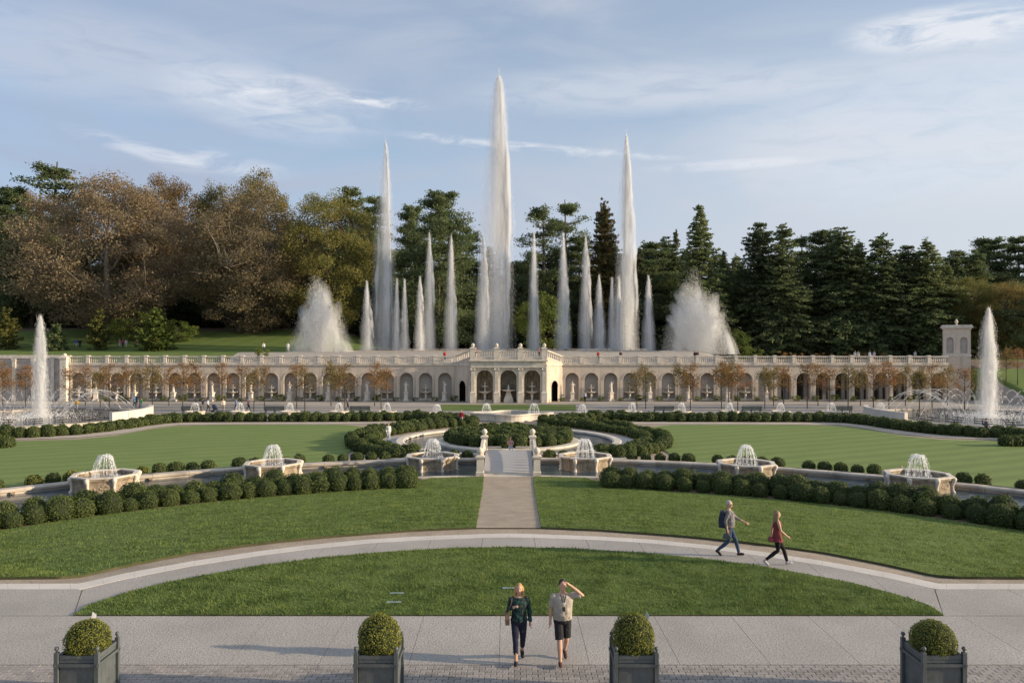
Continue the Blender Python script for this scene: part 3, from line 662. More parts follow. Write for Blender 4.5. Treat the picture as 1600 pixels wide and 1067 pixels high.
# ------------------------------------------------------------------ far wall, pavilion, tower
WY = 121.0
SP = 3.04                                                # bay spacing
def arch_bay(w_, h, a, spring, depth, z0=.12, n=14, back=True):
    """front skin with an arched opening, the reveal, and the niche's back; local x centred, front at y = 0"""
    f = MB(); f.cur = 0
    A = [(-a, z0)] + [(a * math.cos(math.pi * (1 - k / n)), spring + a * math.sin(math.pi * (1 - k / n))) for k in range(n + 1)] + [(a, z0)]
    f.add([(-w_ / 2, 0, 0), (-a, 0, 0), (-a, 0, h), (-w_ / 2, 0, h)], [(0, 1, 2, 3)]); f.add([(a, 0, 0), (w_ / 2, 0, 0), (w_ / 2, 0, h), (a, 0, h)], [(0, 1, 2, 3)])
    if z0 > 0: f.add([(-a, 0, 0), (a, 0, 0), (a, 0, z0), (-a, 0, z0)], [(0, 1, 2, 3)])
    for k in range(1, len(A) - 2):
        (x0, q0), (x1, q1) = A[k], A[k + 1]; f.add([(x0, 0, q0), (x1, 0, q1), (x1, 0, h), (x0, 0, h)], [(0, 1, 2, 3)])
    for k in range(len(A) - 1):
        (x0, q0), (x1, q1) = A[k], A[k + 1]; f.add([(x0, 0, q0), (x0, depth, q0), (x1, depth, q1), (x1, 0, q1)], [(0, 1, 2, 3)])
    f.add([(-a, 0, z0), (a, 0, z0), (a, depth, z0), (-a, depth, z0)], [(0, 1, 2, 3)])
    b = None
    if back: b = MB().add([(x, depth, z) for x, z in A], [tuple(range(len(A)))])
    tr = MB()                                            # raised archivolt round the opening
    for k in range(1, len(A) - 2):
        t0 = math.pi * (1 - (k - 1) / n); t1 = math.pi * (1 - k / n)
        for (r0, r1, yy) in ((a + .02, a + .16, -.05),):
            q = [(r0 * math.cos(t0), yy, spring + r0 * math.sin(t0)), (r0 * math.cos(t1), yy, spring + r0 * math.sin(t1)), (r1 * math.cos(t1), yy, spring + r1 * math.sin(t1)), (r1 * math.cos(t0), yy, spring + r1 * math.sin(t0))]
            tr.add(q + [(x, 0, z) for x, y, z in q], [(0, 1, 2, 3), (3, 2, 6, 7), (1, 0, 4, 5)])
    return f, b, tr
def balustrade(par, x0, x1, y, z0, z1=None, ped=True, half=False):
    """one bay of balustrade from x0 to x1: base, rail, balusters, a pedestal at x0"""
    z1 = z0 if z1 is None else z1; n = 8; h = 1.05; ln = x1 - x0
    br = MB(); q = lambda t: z0 + (z1 - z0) * t
    for (a, c, d) in ((0, .16, .20), (h - .02, h + .14, .22)):
        br.add([(x0, y - d, z0 + a), (x1, y - d, z1 + a), (x1, y + d, z1 + a), (x0, y + d, z0 + a), (x0, y - d, z0 + c), (x1, y - d, z1 + c), (x1, y + d, z1 + c), (x0, y + d, z0 + c)],
               [(3, 2, 1, 0), (4, 5, 6, 7), (0, 1, 5, 4), (1, 2, 6, 5), (2, 3, 7, 6), (3, 0, 4, 7)])
    ro = br.build('balustrade', STONEW, par)
    bb = MB()
    for k in range(n):
        t = (k + 1) / (n + 1) if ped else (k + .5) / n
        bb.lathe([(.09, 0), (.09, .06), (.055, .10), (.125, .34), (.06, .66), (.085, .80), (.10, .88)], 6, (x0 + ln * (.06 + .88 * t if ped else t), y, q(t) + .155))
    bb.build('baluster_row', STONEW, ro, smooth=True)
    if ped:
        MB().frusta([(-.30, .30, -.28, .28, 0), (-.30, .30, -.28, .28, .2), (-.26, .26, -.24, .24, .24), (-.26, .26, -.24, .24, 1.02), (-.33, .33, -.31, .31, 1.10), (-.33, .33, -.31, .31, 1.22), (-.2, .2, -.2, .2, 1.30)]).build('pedestal', STONEW, ro, (x0, y, z0))
STATUES = []; WFOUNT = []
def wing(s, nb_niche, nb_open, label, x_start):
    t = thing('arcade_wall', label, 'wall', (0, WY, 0)); HW = 5.55
    fr, bk, tr = arch_bay(SP, HW, 1.06, 3.35, .85); me_f = fr.mesh('wall_bay', [STUCCO]); me_b = bk.mesh('niche_back', [NICHE]); me_t = tr.mesh('archivolt', [STUCCO])
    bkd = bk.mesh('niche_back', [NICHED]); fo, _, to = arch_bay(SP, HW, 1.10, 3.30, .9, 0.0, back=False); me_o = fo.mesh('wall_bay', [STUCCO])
    x = x_start
    for k in range(nb_niche + nb_open):
        xc = x + s * SP / 2
        if k < nb_niche:
            b = link('wall_bay', me_f, t, (xc, 0, 0)); link('archivolt', me_t, b); link('niche_back', me_b, b)
            (STATUES if k % 2 == 0 else WFOUNT).append((xc, s))
            if k % 2: MB().box(-1.05, 1.05, .80, .84, .1, 1.9).build('dark_backing', NICHED, b)  # darker lower panel behind each bowl fountain
        else: b = link('wall_bay', me_o, t, (xc, 0, 0)); link('archivolt', me_t, b)
        lo, hi = min(x, x + s * SP), max(x, x + s * SP)
        MB().box(lo, hi, -.10, .8, HW, HW + .10).box(lo, hi, -.22, .8, HW + .10, HW + .20).box(lo, hi, -.02, .8, HW + .20, HW + .32).build('cornice', STONEW, t)
        MB().box(lo, hi, -.12, .02, 0, .22).build('plinth', STONE, t)
        balustrade(t, lo, hi, .15, HW + .32)
        x += s * SP
    ends = sorted((x_start, x)); MB().box(ends[0], ends[1], .92 if nb_open == 0 else .92, 1.2, 0, HW).build('back_wall', STUCCO, t) if nb_open == 0 else None
    if nb_open:
        xo = x_start + s * SP * nb_niche
        lo, hi = min(xo, x), max(xo, x)
        MB().box(min(x_start, xo), max(x_start, xo), .92, 1.2, 0, HW).build('back_wall', STUCCO, t)
        m_ = MB(); m_.box(lo, hi, .85, 7.2, 5.2, 5.5).build('loggia_ceiling', STUCCO, t)
        MB().box(lo, hi, 7.0, 7.3, 0, 5.5).build('loggia_back', NICHED, t)  # dim interior put into the back wall's dark colour
        for k in range(nb_open + 1):
            xx = xo + s * SP * k; MB().frusta([(-.35, .35, -.3, .3, 0), (-.3, .3, -.26, .26, .2), (-.26, .26, -.22, .22, 4.0), (-.36, .36, -.32, .32, 4.3), (-.36, .36, -.32, .32, 5.2)]).build('inner_pier', NICHE, t, (xx, 3.4, 0))
    return t, x
XP = 8.5
tl, xl_end = wing(-1, 20, 0, 'long pale arcade wall left of the pavilion with statue niches and balustrade', -XP + .0)
tr_, xr_end = wing(1, 11, 9, 'long pale arcade wall right of the pavilion ending in open loggia arches', XP)
# end pier of the left wing and the plain wall beyond
lp = thing('gate_pier', 'tall pale stone pier ending the left arcade wall', 'pier', (xl_end - .45, WY - .3, 0))
MB().frusta([(-.6, .6, -.6, .6, 0), (-.6, .6, -.6, .6, .4), (-.5, .5, -.5, .5, .5), (-.5, .5, -.5, .5, 6.5), (-.62, .62, -.62, .62, 6.65), (-.62, .62, -.62, .62, 6.9), (-.3, .3, -.3, .3, 7.05)]).build('shaft', STONEW, lp)
MB().lathe([(.15, 0), (.28, .12), (.3, .28), (.2, .45), (.05, .5)], 14, (0, 0, 7.0)).build('ball', STONEW, lp, smooth=True)
fw = thing('side_wall', 'plain pilastered wall behind the left pool with flat coping', 'wall', (xl_end - 1.1, WY + .4, 0))
MB().box(-34, 0, 0, .6, 0, 6.7).build('panel', NICHE, fw); MB().box(-34, 0, -.2, .8, 6.7, 7.2).build('coping', STONEW, fw)
for k in range(7):
    MB().frusta([(-.35, .35, -.3, 0, 0), (-.35, .35, -.3, 0, .4), (-.27, .27, -.22, 0, .5), (-.27, .27, -.22, 0, 6.2), (-.36, .36, -.3, 0, 6.45), (-.36, .36, -.3, 0, 6.65)]).build('pilaster', STONEW, fw, (-1.6 - k * 3.04, 0, 0))

# central pavilion
pv = thing('pavilion', 'central pale stone pavilion with three arches and balustrade', 'pavilion', (0, 117.0, 0))
PH, PW = 5.75, 3.62
fr, bk, tr = arch_bay(PW, PH - .1, 1.23, 3.75, 2.0, 0.0, 20)
pm = fr.mesh('arch_bay', [STONEW]); bm1 = bk.mesh('niche_back', [STONED]); tm = tr.mesh('archivolt', [STONEW])
for k in (-1, 0, 1):
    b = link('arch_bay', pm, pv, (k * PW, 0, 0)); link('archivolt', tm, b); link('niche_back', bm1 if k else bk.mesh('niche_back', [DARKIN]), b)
    MB().frusta([(-.2, .2, -.14, 0, 4.95), (-.14, .14, -.12, 0, 5.3)]).build('keystone', STONEW, b)
    if k: MB().lathe([(.05, 0), (.26, .12), (.32, .3), (.2, .5), (.05, .56)], 12, (0, 1.85, 3.4)).build('mask_ornament', STONED, b)
for k in range(4):
    pl = MB().frusta([(-.42, .42, -.50, 0, 0), (-.42, .42, -.50, 0, 1.45), (-.46, .46, -.54, 0, 1.5), (-.36, .36, -.42, 0, 1.62), (-.28, .28, -.34, 0, 1.7), (-.26, .26, -.32, 0, 4.75), (-.36, .36, -.42, 0, 4.95), (-.30, .30, -.36, 0, 5.05), (-.40, .40, -.46, 0, 5.35)])
    po = pl.build('pilaster', STONEW, pv, ((k - 1.5) * PW, 0, 0))
    for sx in (-1, 1): MB().ell((sx * .3, -.42, 5.1), (.11, .1, .11), 8, 6).build('volute', STONEW, po, smooth=True)
MB().box(-5.75, 5.75, -.48, 1.0, 5.36, 5.95).box(-5.72, 5.72, -.42, 1.0, 5.95, 6.35).build('entablature', STONEW, pv)
MB().box(-6.0, 6.0, -.85, 1.0, 6.35, 6.5).box(-5.9, 5.9, -.7, 1.0, 6.5, 6.62).build('cornice', STONEW, pv)
MB().box(-5.8, 5.8, -.4, 6.5, 6.62, 6.80).build('roof_terrace', STONE, pv)
for k in (-1, 0, 1): balustrade(pv, (k - .5) * PW, (k + .5) * PW, -.2, 6.80)
for k in (-1.5, -.5, .5, 1.5):
    MB().frusta([(-.38, .38, -.36, .36, 0), (-.38, .38, -.36, .36, 1.5), (-.46, .46, -.44, .44, 1.6), (-.46, .46, -.44, .44, 1.75), (-.25, .25, -.25, .25, 1.85)]).lathe([(.12, 1.85), (.26, 2.0), (.30, 2.2), (.15, 2.4), (.03, 2.45)], 10).build('pedestal', STONEW, pv, (k * PW, -.2, 6.62))
lat = MB()
for k in range(-9, 15):
    for sg in (-1, 1):
        x0 = k * .34 - .9; p0 = Vector((x0 - 3 * sg, 1.8, 0)); p1 = Vector((x0 + 3 * sg, 1.8, 6)); pts = [p0 + (p1 - p0) * q / 80 for q in range(81)]
        ins = [p for p in pts if abs(p.x) < 1.22 and (p.z < 3.75 or math.hypot(p.x, p.z - 3.75) < 1.22)]
        if len(ins) > 2: lat.tube([ins[0], ins[-1]], .035, 4)
lat.build('lattice', LATTICE, pv)
for s in (-1, 1):                                       # angled walls; near-black panel and lining paint the shade inside the doorways
    a = math.atan2(4.0 - .3, XP - 5.8); ln = math.hypot(3.7, XP - 5.8)
    f, _, tr = arch_bay(ln, 5.6, .92, 2.35, 1.2, 0.0, back=False)
    base = link('link_wall', f.mesh('link_wall', [STUCCO]), pv, (s * (5.8 + XP) / 2, 2.15, 0), -s * -a)
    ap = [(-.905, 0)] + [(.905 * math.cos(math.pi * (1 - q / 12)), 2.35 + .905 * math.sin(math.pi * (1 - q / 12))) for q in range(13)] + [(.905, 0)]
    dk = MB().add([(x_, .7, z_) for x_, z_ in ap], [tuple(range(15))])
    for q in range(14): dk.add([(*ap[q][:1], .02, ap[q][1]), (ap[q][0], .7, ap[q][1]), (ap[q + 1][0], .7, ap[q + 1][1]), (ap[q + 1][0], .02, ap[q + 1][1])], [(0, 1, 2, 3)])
    dk.build('doorway_shade_panel', DARKIN, base)
    link('archivolt', tr.mesh('archivolt', [STUCCO]), base)
    MB().box(-ln / 2, ln / 2, -.15, .5, 5.6, 5.85).build('cornice', STONEW, base)
    x0, x1 = -ln / 2 + .2, ln / 2 - .1
    za, zb = (6.85, 5.9) if s > 0 else (5.9, 6.85)
    MB().add([(x0 - .2, .0, 5.8), (x1 + .1, .0, 5.8), (x1 + .1, .0, zb), (x0 - .2, .0, za), (x0 - .2, .5, 5.8), (x1 + .1, .5, 5.8), (x1 + .1, .5, zb), (x0 - .2, .5, za)], [(0, 1, 2, 3), (7, 6, 5, 4), (3, 2, 6, 7), (1, 5, 6, 2), (0, 3, 7, 4)]).build('ramp_parapet', STUCCO, base)
    balustrade(base, x0, x1, .15, za, zb, ped=False)
# tower at the right end
tx = XY(1500, 123.0)[0]
tw = thing('corner_tower', 'small square stone tower with arched openings at right end of wall', 'tower', (tx, 124.0, 0), R(-28))
MB().box(-1.9, 1.9, -1.9, 1.9, 0, 7.0).build('base', STUCCO, tw); MB().box(-2.0, 2.0, -2.0, 2.0, 7.0, 7.25).build('string_course', STONEW, tw)
for k in range(4):
    fr_, bk_, tt = arch_bay(1.9, 4.1, .50, 2.3, .35, .25, 10)
    for q in (-.95, .95):
        v = Vector((q, -1.9, 7.25)); v.rotate(Matrix.Rotation(k * math.pi / 2, 3, 'Z'))
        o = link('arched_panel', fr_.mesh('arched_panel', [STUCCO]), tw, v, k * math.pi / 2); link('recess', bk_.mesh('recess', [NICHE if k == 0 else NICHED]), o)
MB().box(-1.5, 1.5, -1.5, 1.5, 7.2, 11.3).build('core', NICHE, tw)
MB().box(-2.05, 2.05, -2.05, 2.05, 11.35, 11.55).box(-2.25, 2.25, -2.25, 2.25, 11.55, 11.75).box(-2.1, 2.1, -2.1, 2.1, 11.75, 12.0).build('cornice', STONEW, tw)
MB().lathe([(.3, 0), (.12, .15), (.1, .3), (.22, .4), (.26, .6), (.12, .8), (.14, .9), (.02, 1.0)], 10, (0, 0, 12.0)).build('finial', STONEW, tw, smooth=True)
MB().box(-3.2, 0, .4, 1.0, 0, 6.9).build('abutment_wall', STUCCO, tw)

# upper terrace behind the wall: stone platform, basin rims, pipe racks
up = struct(link('upper_terrace', None))
MB().box(-38, 34, 131, 168, 5, 7.62).build('platform', STONE, up)
ub = thing('upper_basin', 'long upper fountain basin edge with dark pipework behind the balustrade', 'fountain basin', (-1, 137, 7.62))
MB().box(-28, 28, -.4, 0, 0, .22).box(-28, 28, 12, 12.4, 0, .5).build('rim', STONE, ub); MB().box(-28, 28, 0, 12, 0, .12).build('basin_water', WATERR, ub)
rg = random.Random(3)
for k in range(34):
    x = rg.uniform(-26, 26); l = rg.uniform(.8, 3); y = rg.uniform(1, 9)
    MB().tube([(x, y, .35), (x + l, y, .35)], .05, 5).tube([(x + l * .3, y, .1), (x + l * .3, y, .35 + rg.uniform(.1, .35))], .06, 5).build('pipe', METAL, ub)

# ------------------------------------------------------------------ foliage helpers
def leaf_cards(rg, pts, size, nrm=None, jitter=1.0, aspect=.6):
    n = len(pts); a = rg.normal(size=(n, 3))
    if nrm is not None: a = nrm + a * jitter
    a /= np.linalg.norm(a, axis=1)[:, None] + 1e-9
    u = np.cross(a, rg.normal(size=(n, 3))); u /= np.linalg.norm(u, axis=1)[:, None] + 1e-9; v = np.cross(a, u)
    s = (size * rg.uniform(.65, 1.35, n))[:, None]
    return np.stack([pts - u * s, pts - v * s * aspect, pts + u * s, pts + v * s * aspect], 1).reshape(-1, 3)
def cards_mesh(name, V, mt): return npmesh(name, V, np.arange(len(V)).reshape(-1, 4), [mt])
def ball_mesh(name, seed, n, leaf, mt, squash=.92, lump=.05, nl=None):
    """clipped evergreen ball of unit radius: dark core and a skin of small leaves"""
    rg = np.random.default_rng(seed); d = rg.normal(size=(n, 3)); d /= np.linalg.norm(d, axis=1)[:, None]
    ph = rg.random(6) * 6.28
    bump = 1 + lump * (np.sin(d[:, 0] * 5 + ph[0]) * np.sin(d[:, 1] * 5 + ph[1]) + np.sin(d[:, 2] * 6 + ph[2]) * np.sin(d[:, 0] * 7 + ph[3])) + rg.normal(0, .028, n)
    p = d * bump[:, None]; p[:, 2] *= squash
    p[:, 2] = np.where(p[:, 2] < -.62, -.62 - (p[:, 2] + .62) * .2, p[:, 2])
    V = leaf_cards(rg, p, leaf, d, .75); Q = np.arange(len(V)).reshape(-1, 4)
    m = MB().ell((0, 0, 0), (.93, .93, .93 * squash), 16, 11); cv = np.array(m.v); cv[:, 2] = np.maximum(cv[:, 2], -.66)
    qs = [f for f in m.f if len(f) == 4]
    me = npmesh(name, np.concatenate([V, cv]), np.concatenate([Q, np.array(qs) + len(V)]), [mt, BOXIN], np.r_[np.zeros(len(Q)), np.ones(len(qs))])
    return me
BALL = [ball_mesh('boxwood', 40 + k, 1900, .060, BOX, .92 + .03 * (k % 3), .05 + .02 * (k % 4)) for k in range(6)]
BALLF = [ball_mesh('boxwood', 50 + k, 700, .10, BOX) for k in range(3)]
BALLS_ = [ball_mesh('boxwood', 80 + k, 300, .15, BOX) for k in range(3)]
BALLY = [ball_mesh('boxwood', 60 + k, 700, .10, BOXY) for k in range(2)]
rgb = random.Random(77); BALLS = []
def ball(x, y, d, label, group, lod=0, z=None, sq=1.0):
    src = BALL if lod == 0 else (BALLF if lod == 1 else BALLY); r = d / 2
    if abs(x) / y > .72: return
    BALLS.append((rgb.choice(src), (x, y, (terr(x, y) if z is None else z) + .60 * r * sq), rgb.random() * 6.28, (r * rgb.uniform(.9, 1.1), r * rgb.uniform(.9, 1.1), r * sq), label, group))
def row(pl, gap, dmin, dmax, lab, group, lod, back=0, jit=.12, ground=True):
    p = np.array([(PG(*q) if ground else q)[:2] for q in pl]); d = np.r_[0, np.cumsum(np.hypot(*np.diff(p, axis=0).T))]
    n = max(2, int(d[-1] / gap)); t = np.linspace(0, d[-1], n); xs = np.interp(t, d, p[:, 0]); ys = np.interp(t, d, p[:, 1])
    for k in range(n):
        dd = rgb.uniform(dmin, dmax); ball(xs[k] + rgb.uniform(-jit, jit), ys[k] + back + rgb.uniform(-jit, jit), dd, lab % ordinal(k), group, lod, sq=rgb.uniform(.92, 1.08))
# big balls in front of the canal
def canal_rows(s):
    nm = 'left' if s < 0 else 'right'
    for r, g, a, lo, hi in ((30.75, 1.02, 'front', .85, 1.35), (31.8, 1.08, 'rear', 1.15, 1.6)):
        ang = 11.4; k = 0
        while ang < 66:
            dd = rgb.uniform(lo, hi)
            x = s * (r + rgb.uniform(-.15, .15)) * math.sin(R(ang)); y = CC[1] + r * math.cos(R(ang))
            ball(x, y, dd, 'clipped boxwood ball, %s from the footbridge, %s row, %s canal hedge' % (ordinal(k), a, nm), 'boxwood balls in front of the canal', 0, sq=rgb.uniform(.95, 1.1))
            ang += math.degrees(g * rgb.uniform(.88, 1.12) / r); k += 1
canal_rows(-1); canal_rows(1)
# small balls behind the canal coping
for s in (-1, 1):
    ang = 4.2; k = 0
    while ang < 60:
        if k % 6 != 5:
            x = s * 42.3 * math.sin(R(ang)); y = CC[1] + 42.3 * math.cos(R(ang))
            ball(x, y, rgb.uniform(.80, 1.0), 'small boxwood ball, %s from the bridge behind the %s canal coping' % (ordinal(k), 'left' if s < 0 else 'right'), 'small boxwood balls behind the canal coping', 2 if (s < 0 and rgb.random() < .35) else 1)
        ang += math.degrees(1.02 / 42.3); k += 1
# hedges behind the lawns
far_px = [(-60, 693), (0, 684), (60, 683), (130, 677.5), (200, 669), (262, 660), (300, 658.5), (400, 658.8), (500, 658.5), (590, 657.5), (650, 656), (700, 660), (738, 664)]
for s, nm in ((-1, 'left'), (1, 'right')):
    pl = far_px if s < 0 else [(2 * CX - x, y) for x, y in far_px]
    row(pl[::-1], 1.18, 1.15, 1.5, 'boxwood ball, front line of far %s hedge, %%s from the centre' % nm, 'boxwood balls of the far hedges', 1)
    row(pl[::-1], 1.25, 1.15, 1.45, 'boxwood ball, rear line of far %s hedge, %%s from the centre' % nm, 'boxwood balls of the far hedges', 1, 1.35)
    ring_o = [(716, 661), (688, 663.5), (655, 666.5), (622, 670.5), (592, 675.5), (566, 681.5), (549, 689), (550, 699), (564, 706), (588, 711.5), (622, 714)]
    ring_i = [(735, 664.5), (702, 666.5), (668, 670), (636, 675), (604, 680.5), (581, 688), (577, 697), (595, 704), (622, 708.5), (648, 711.5)]
    for q, (pr, nmr) in enumerate(((ring_o, 'outer'), (ring_i, 'inner'))):
        pr = pr if s < 0 else [(2 * CX - x, y) for x, y in pr]
        row(pr, 1.0, .95, 1.35, 'boxwood ball, %s line of %s crescent round the pool, %%s from back' % (nmr, nm), 'boxwood balls round the pool', 1)
ball(*P(10, 699)[:2], 1.4, 'lone boxwood ball at far left edge of the striped lawn', 'boxwood balls at the lawn edges', 1)
for k, px in enumerate((1573, 1586, 1599)): ball(*P(px, 697)[:2], 1.3, 'boxwood ball at far right edge of the striped lawn, %s from left' % ordinal(k), 'boxwood balls at the lawn edges', 1)
# island
k = 0
for r, n in ((5.05, 25), (3.9, 19), (2.75, 13), (1.5, 7), (0.2, 1)):
    for i in range(n):
        a = 2 * math.pi * (i + .5 * (n % 2)) / n + rgb.uniform(-.03, .03)
        ring_n = {25: 'outermost', 19: 'second', 13: 'third', 7: 'innermost', 1: 'centre'}[n]
        ball(r * math.cos(a), PCc[1] + r * math.sin(a), rgb.uniform(1.15, 1.45), 'boxwood ball on pool island, %s ring, %s counted from right' % (ring_n, ordinal(i)), 'boxwood balls on the island', 1, .42 + (5.3 - r) * .06)

BALLS.sort(key=lambda b: b[3][0] / b[1][1], reverse=True)
for me, lc, rz, sc_, lb, gp in BALLS[:300]: tag(link('boxwood_ball', me, None, lc, rz, sc_), lb, 'shrub', gp)
VV, QQ, MM, off = [], [], [], 0                        # the smallest, farthest ones as one mass
for j_, (me, lc, rz, sc_, lb, gp) in enumerate(BALLS[300:]):
    me = BALLS_[j_ % 3]
    v = np.empty(len(me.vertices) * 3, np.float32); me.vertices.foreach_get('co', v); v = v.reshape(-1, 3) * np.array(sc_); c, s_ = math.cos(rz), math.sin(rz)
    q = np.empty(len(me.loops), np.int32); me.loops.foreach_get('vertex_index', q); mi = np.empty(len(me.polygons), np.int32); me.polygons.foreach_get('material_index', mi)
    VV.append(np.c_[v[:, 0] * c - v[:, 1] * s_, v[:, 0] * s_ + v[:, 1] * c, v[:, 2]] + np.array(lc)); QQ.append(q.reshape(-1, 4) + off); MM.append(mi); off += len(v)
if VV: tag(link('boxwood_hedge', npmesh('boxwood_hedge', np.concatenate(VV), np.concatenate(QQ), [BOX, BOXIN], np.concatenate(MM))), 'farthest dark boxwood balls of the hedges beside the promenade', 'hedge', kind='stuff')

# ------------------------------------------------------------------ trees
def limb(m_, p0, p1, r0, r1, rg, n=5, wob=.06):
    p0 = np.array(p0, float); p1 = np.array(p1, float); L_ = np.linalg.norm(p1 - p0); pts = []
    for k in range(n + 1):
        t = k / n; p = p0 * (1 - t) + p1 * t; p = p + rg.normal(0, wob * L_ * math.sin(math.pi * t) * .5, 3); p[2] += .06 * L_ * math.sin(math.pi * t); pts.append(p)
    m_.tube(pts, [r0 + (r1 - r0) * k / n for k in range(n + 1)], 5); return pts
def broadleaf(seed, h, wd, ncl, per, leaf, lm, bark, base=.12, twigs=0, clr=None, open_=.0):
    rg = np.random.default_rng(seed); m_ = MB(); a_ = wd / 2
    m_.tube([(0, 0, -.5), (rg.normal(0, .1), 0, h * .2), (rg.normal(0, .3), rg.normal(0, .3), h * .5), (rg.normal(0, .4), 0, h * .8)], [h * .022, h * .017, h * .011, h * .004], 7)
    zc = h * (base + 1) / 2; hz = h * (1 - base) / 2
    cl = []
    for k in range(ncl):
        d = rg.normal(size=3); d /= np.linalg.norm(d); q = rg.uniform(.45, 1.0) ** .6
        x, y, z = d * q; wz = 1.0 if z < 0 else math.sqrt(max(.05, 1 - .55 * z * z))
        cl.append((x * a_ * wz * rg.uniform(.85, 1.1), y * a_ * wz * rg.uniform(.85, 1.1), zc + z * hz))
    cl = np.array(cl); cr = (clr or wd * .085) * rg.uniform(.7, 1.35, ncl)
    lim = []
    for k in range(11):
        c = cl[rg.integers(ncl)]; z0 = max(h * .12, min(c[2] - h * .15, h * .65)) * rg.uniform(.7, 1.0)
        lim.append(limb(m_, (0, 0, z0), c * .92, h * .0085, h * .002, rg, 6, .12))
    for k in range(ncl if twigs else ncl // 3):
        c = cl[k]; L_ = lim[rg.integers(len(lim))]; p = min((q for l in lim for q in l), key=lambda q: np.linalg.norm(q - c) + (3 if q[2] > c[2] else 0))
        limb(m_, p, c, h * .0032, h * .0009, rg, 3, .1)
        for q in range(twigs):
            e = c + np.clip(rg.normal(0, .8, 3), -1.1, 1.1) * cr[k] * np.array([1.1, 1.1, .8]); e[2] += cr[k] * .3
            m_.tube([c, (c + e) / 2 + rg.normal(0, .1, 3), e], [h * .0012, h * .0008, h * .0004], 3)
    idx = np.repeat(np.arange(ncl), per); g = rg.normal(size=(len(idx), 3)); g /= np.linalg.norm(g, axis=1)[:, None]; g *= rg.random((len(idx), 1)) ** .45
    p = cl[idx] + g * cr[idx][:, None] * np.array([1.15, 1.15, .72]); p = p[rg.random(len(p)) > open_]
    return m_.mesh('trunk', [bark], True), cards_mesh('crown', leaf_cards(rg, p, np.full(len(p), leaf), np.array([0, 0, .6]), 1.0), lm)
def conifer(seed, h, wd, lm, dens=1.0, droop=.25, gap=0.0, base=.05, pw=.85, rag=0.):
    rg = np.random.default_rng(seed); m_ = MB(); m_.tube([(0, 0, -.5), (0, 0, h * .5), (0, 0, h * .98)], [h * .014, h * .009, h * .001], 6)
    P_, U = [], []; z = h * base
    while z < h * .985:
        t = (z / h - base) / (1 - base); rad = wd / 2 * (1 - t) ** pw * (1.0 if t > .08 else .75) + .25; nb_ = max(4, int((6 + rad * 1.6) * dens)); a0 = rg.random() * 6.28
        for k in range(nb_):
            if rg.random() < gap: continue
            a = a0 + 6.283 * k / nb_ + rg.normal(0, .2); L_ = rad * rg.uniform(.62, 1.16) * (1 + rag * (math.sin(3 * a + z * .35 + seed) + math.sin(z * .9 + seed * 2) * .7)); zz = z + rg.normal(0, .55)
            dr = droop * L_ * (1 - t * .9) - .15 * L_ * t
            m_.tube([(0, 0, zz), (math.cos(a) * L_ * .5, math.sin(a) * L_ * .5, zz - dr * .25), (math.cos(a) * L_, math.sin(a) * L_, zz - dr)], [h * .0022, h * .0014, h * .0005], 3)
            n = max(4, int(L_ * 10.5 * dens)); q = rg.random(n) ** .65; sp = rg.normal(0, .20, n) * L_ * (1.15 - q) + rg.normal(0, .12, n)
            x = math.cos(a) * L_ * q - math.sin(a) * sp; y = math.sin(a) * L_ * q + math.cos(a) * sp
            P_.append(np.c_[x, y, zz - dr * q ** 1.6 + rg.normal(0, .10, n) - np.abs(sp) * .25])
        z += (.42 + .016 * h * (1 - t)) * rg.uniform(.8, 1.25)
    p = np.concatenate(P_)
    return m_.mesh('trunk', [BARK], True), cards_mesh('crown', leaf_cards(rg, p, np.full(len(p), .27), np.array([0, 0, 1.0]), .85, .5), lm)
def pine(seed, h, wd, lm, base=.25, tiers=15, fill=1.0, crown_round=.6):
    rg = np.random.default_rng(seed); m_ = MB(); lean = rg.normal(0, .03 * h)
    m_.tube([(0, 0, -.5), (lean * .3, 0, h * .5), (lean, 0, h * .97)], [h * .016, h * .011, h * .003], 7); P_ = []
    for k in range(tiers):
        t = (k + rg.uniform(-.3, .3)) / tiers; t = min(1, max(0, t)); z = h * (base + (1 - base) * t * .97)
        rad = wd / 2 * (math.sin(math.pi * (.22 + .74 * t)) ** crown_round) * rg.uniform(.75, 1.1) * (1 - .45 * t); nb_ = int(rg.integers(5, 8) * fill)
        for b in range(nb_):
            a = rg.random() * 6.28; L_ = rad * rg.uniform(.55, 1.15); up_ = L_ * rg.uniform(.05, .38); cx = lean * t
            pts = [(cx, 0, z), (cx + math.cos(a) * L_ * .5, math.sin(a) * L_ * .5, z + up_ * .3), (cx + math.cos(a) * L_, math.sin(a) * L_, z + up_)]
            m_.tube(pts, [h * .0045, h * .003, h * .001], 4)
            for q in (.5, .72, .92, 1.05):
                c = np.array([cx + math.cos(a) * L_ * q, math.sin(a) * L_ * q, z + up_ * q * q]) + rg.normal(0, .25, 3); n = int(62 * fill); s = rad * .17 + .35
                g = rg.normal(size=(n, 3)) * np.array([s, s, s * .34]); g[:, 2] += .15; P_.append(c + g * .75)
    p = np.concatenate(P_)
    return m_.mesh('trunk', [BARK], True), cards_mesh('crown', leaf_cards(rg, p, np.full(len(p), .25), np.array([0, 0, .8]), .9, .45), lm)
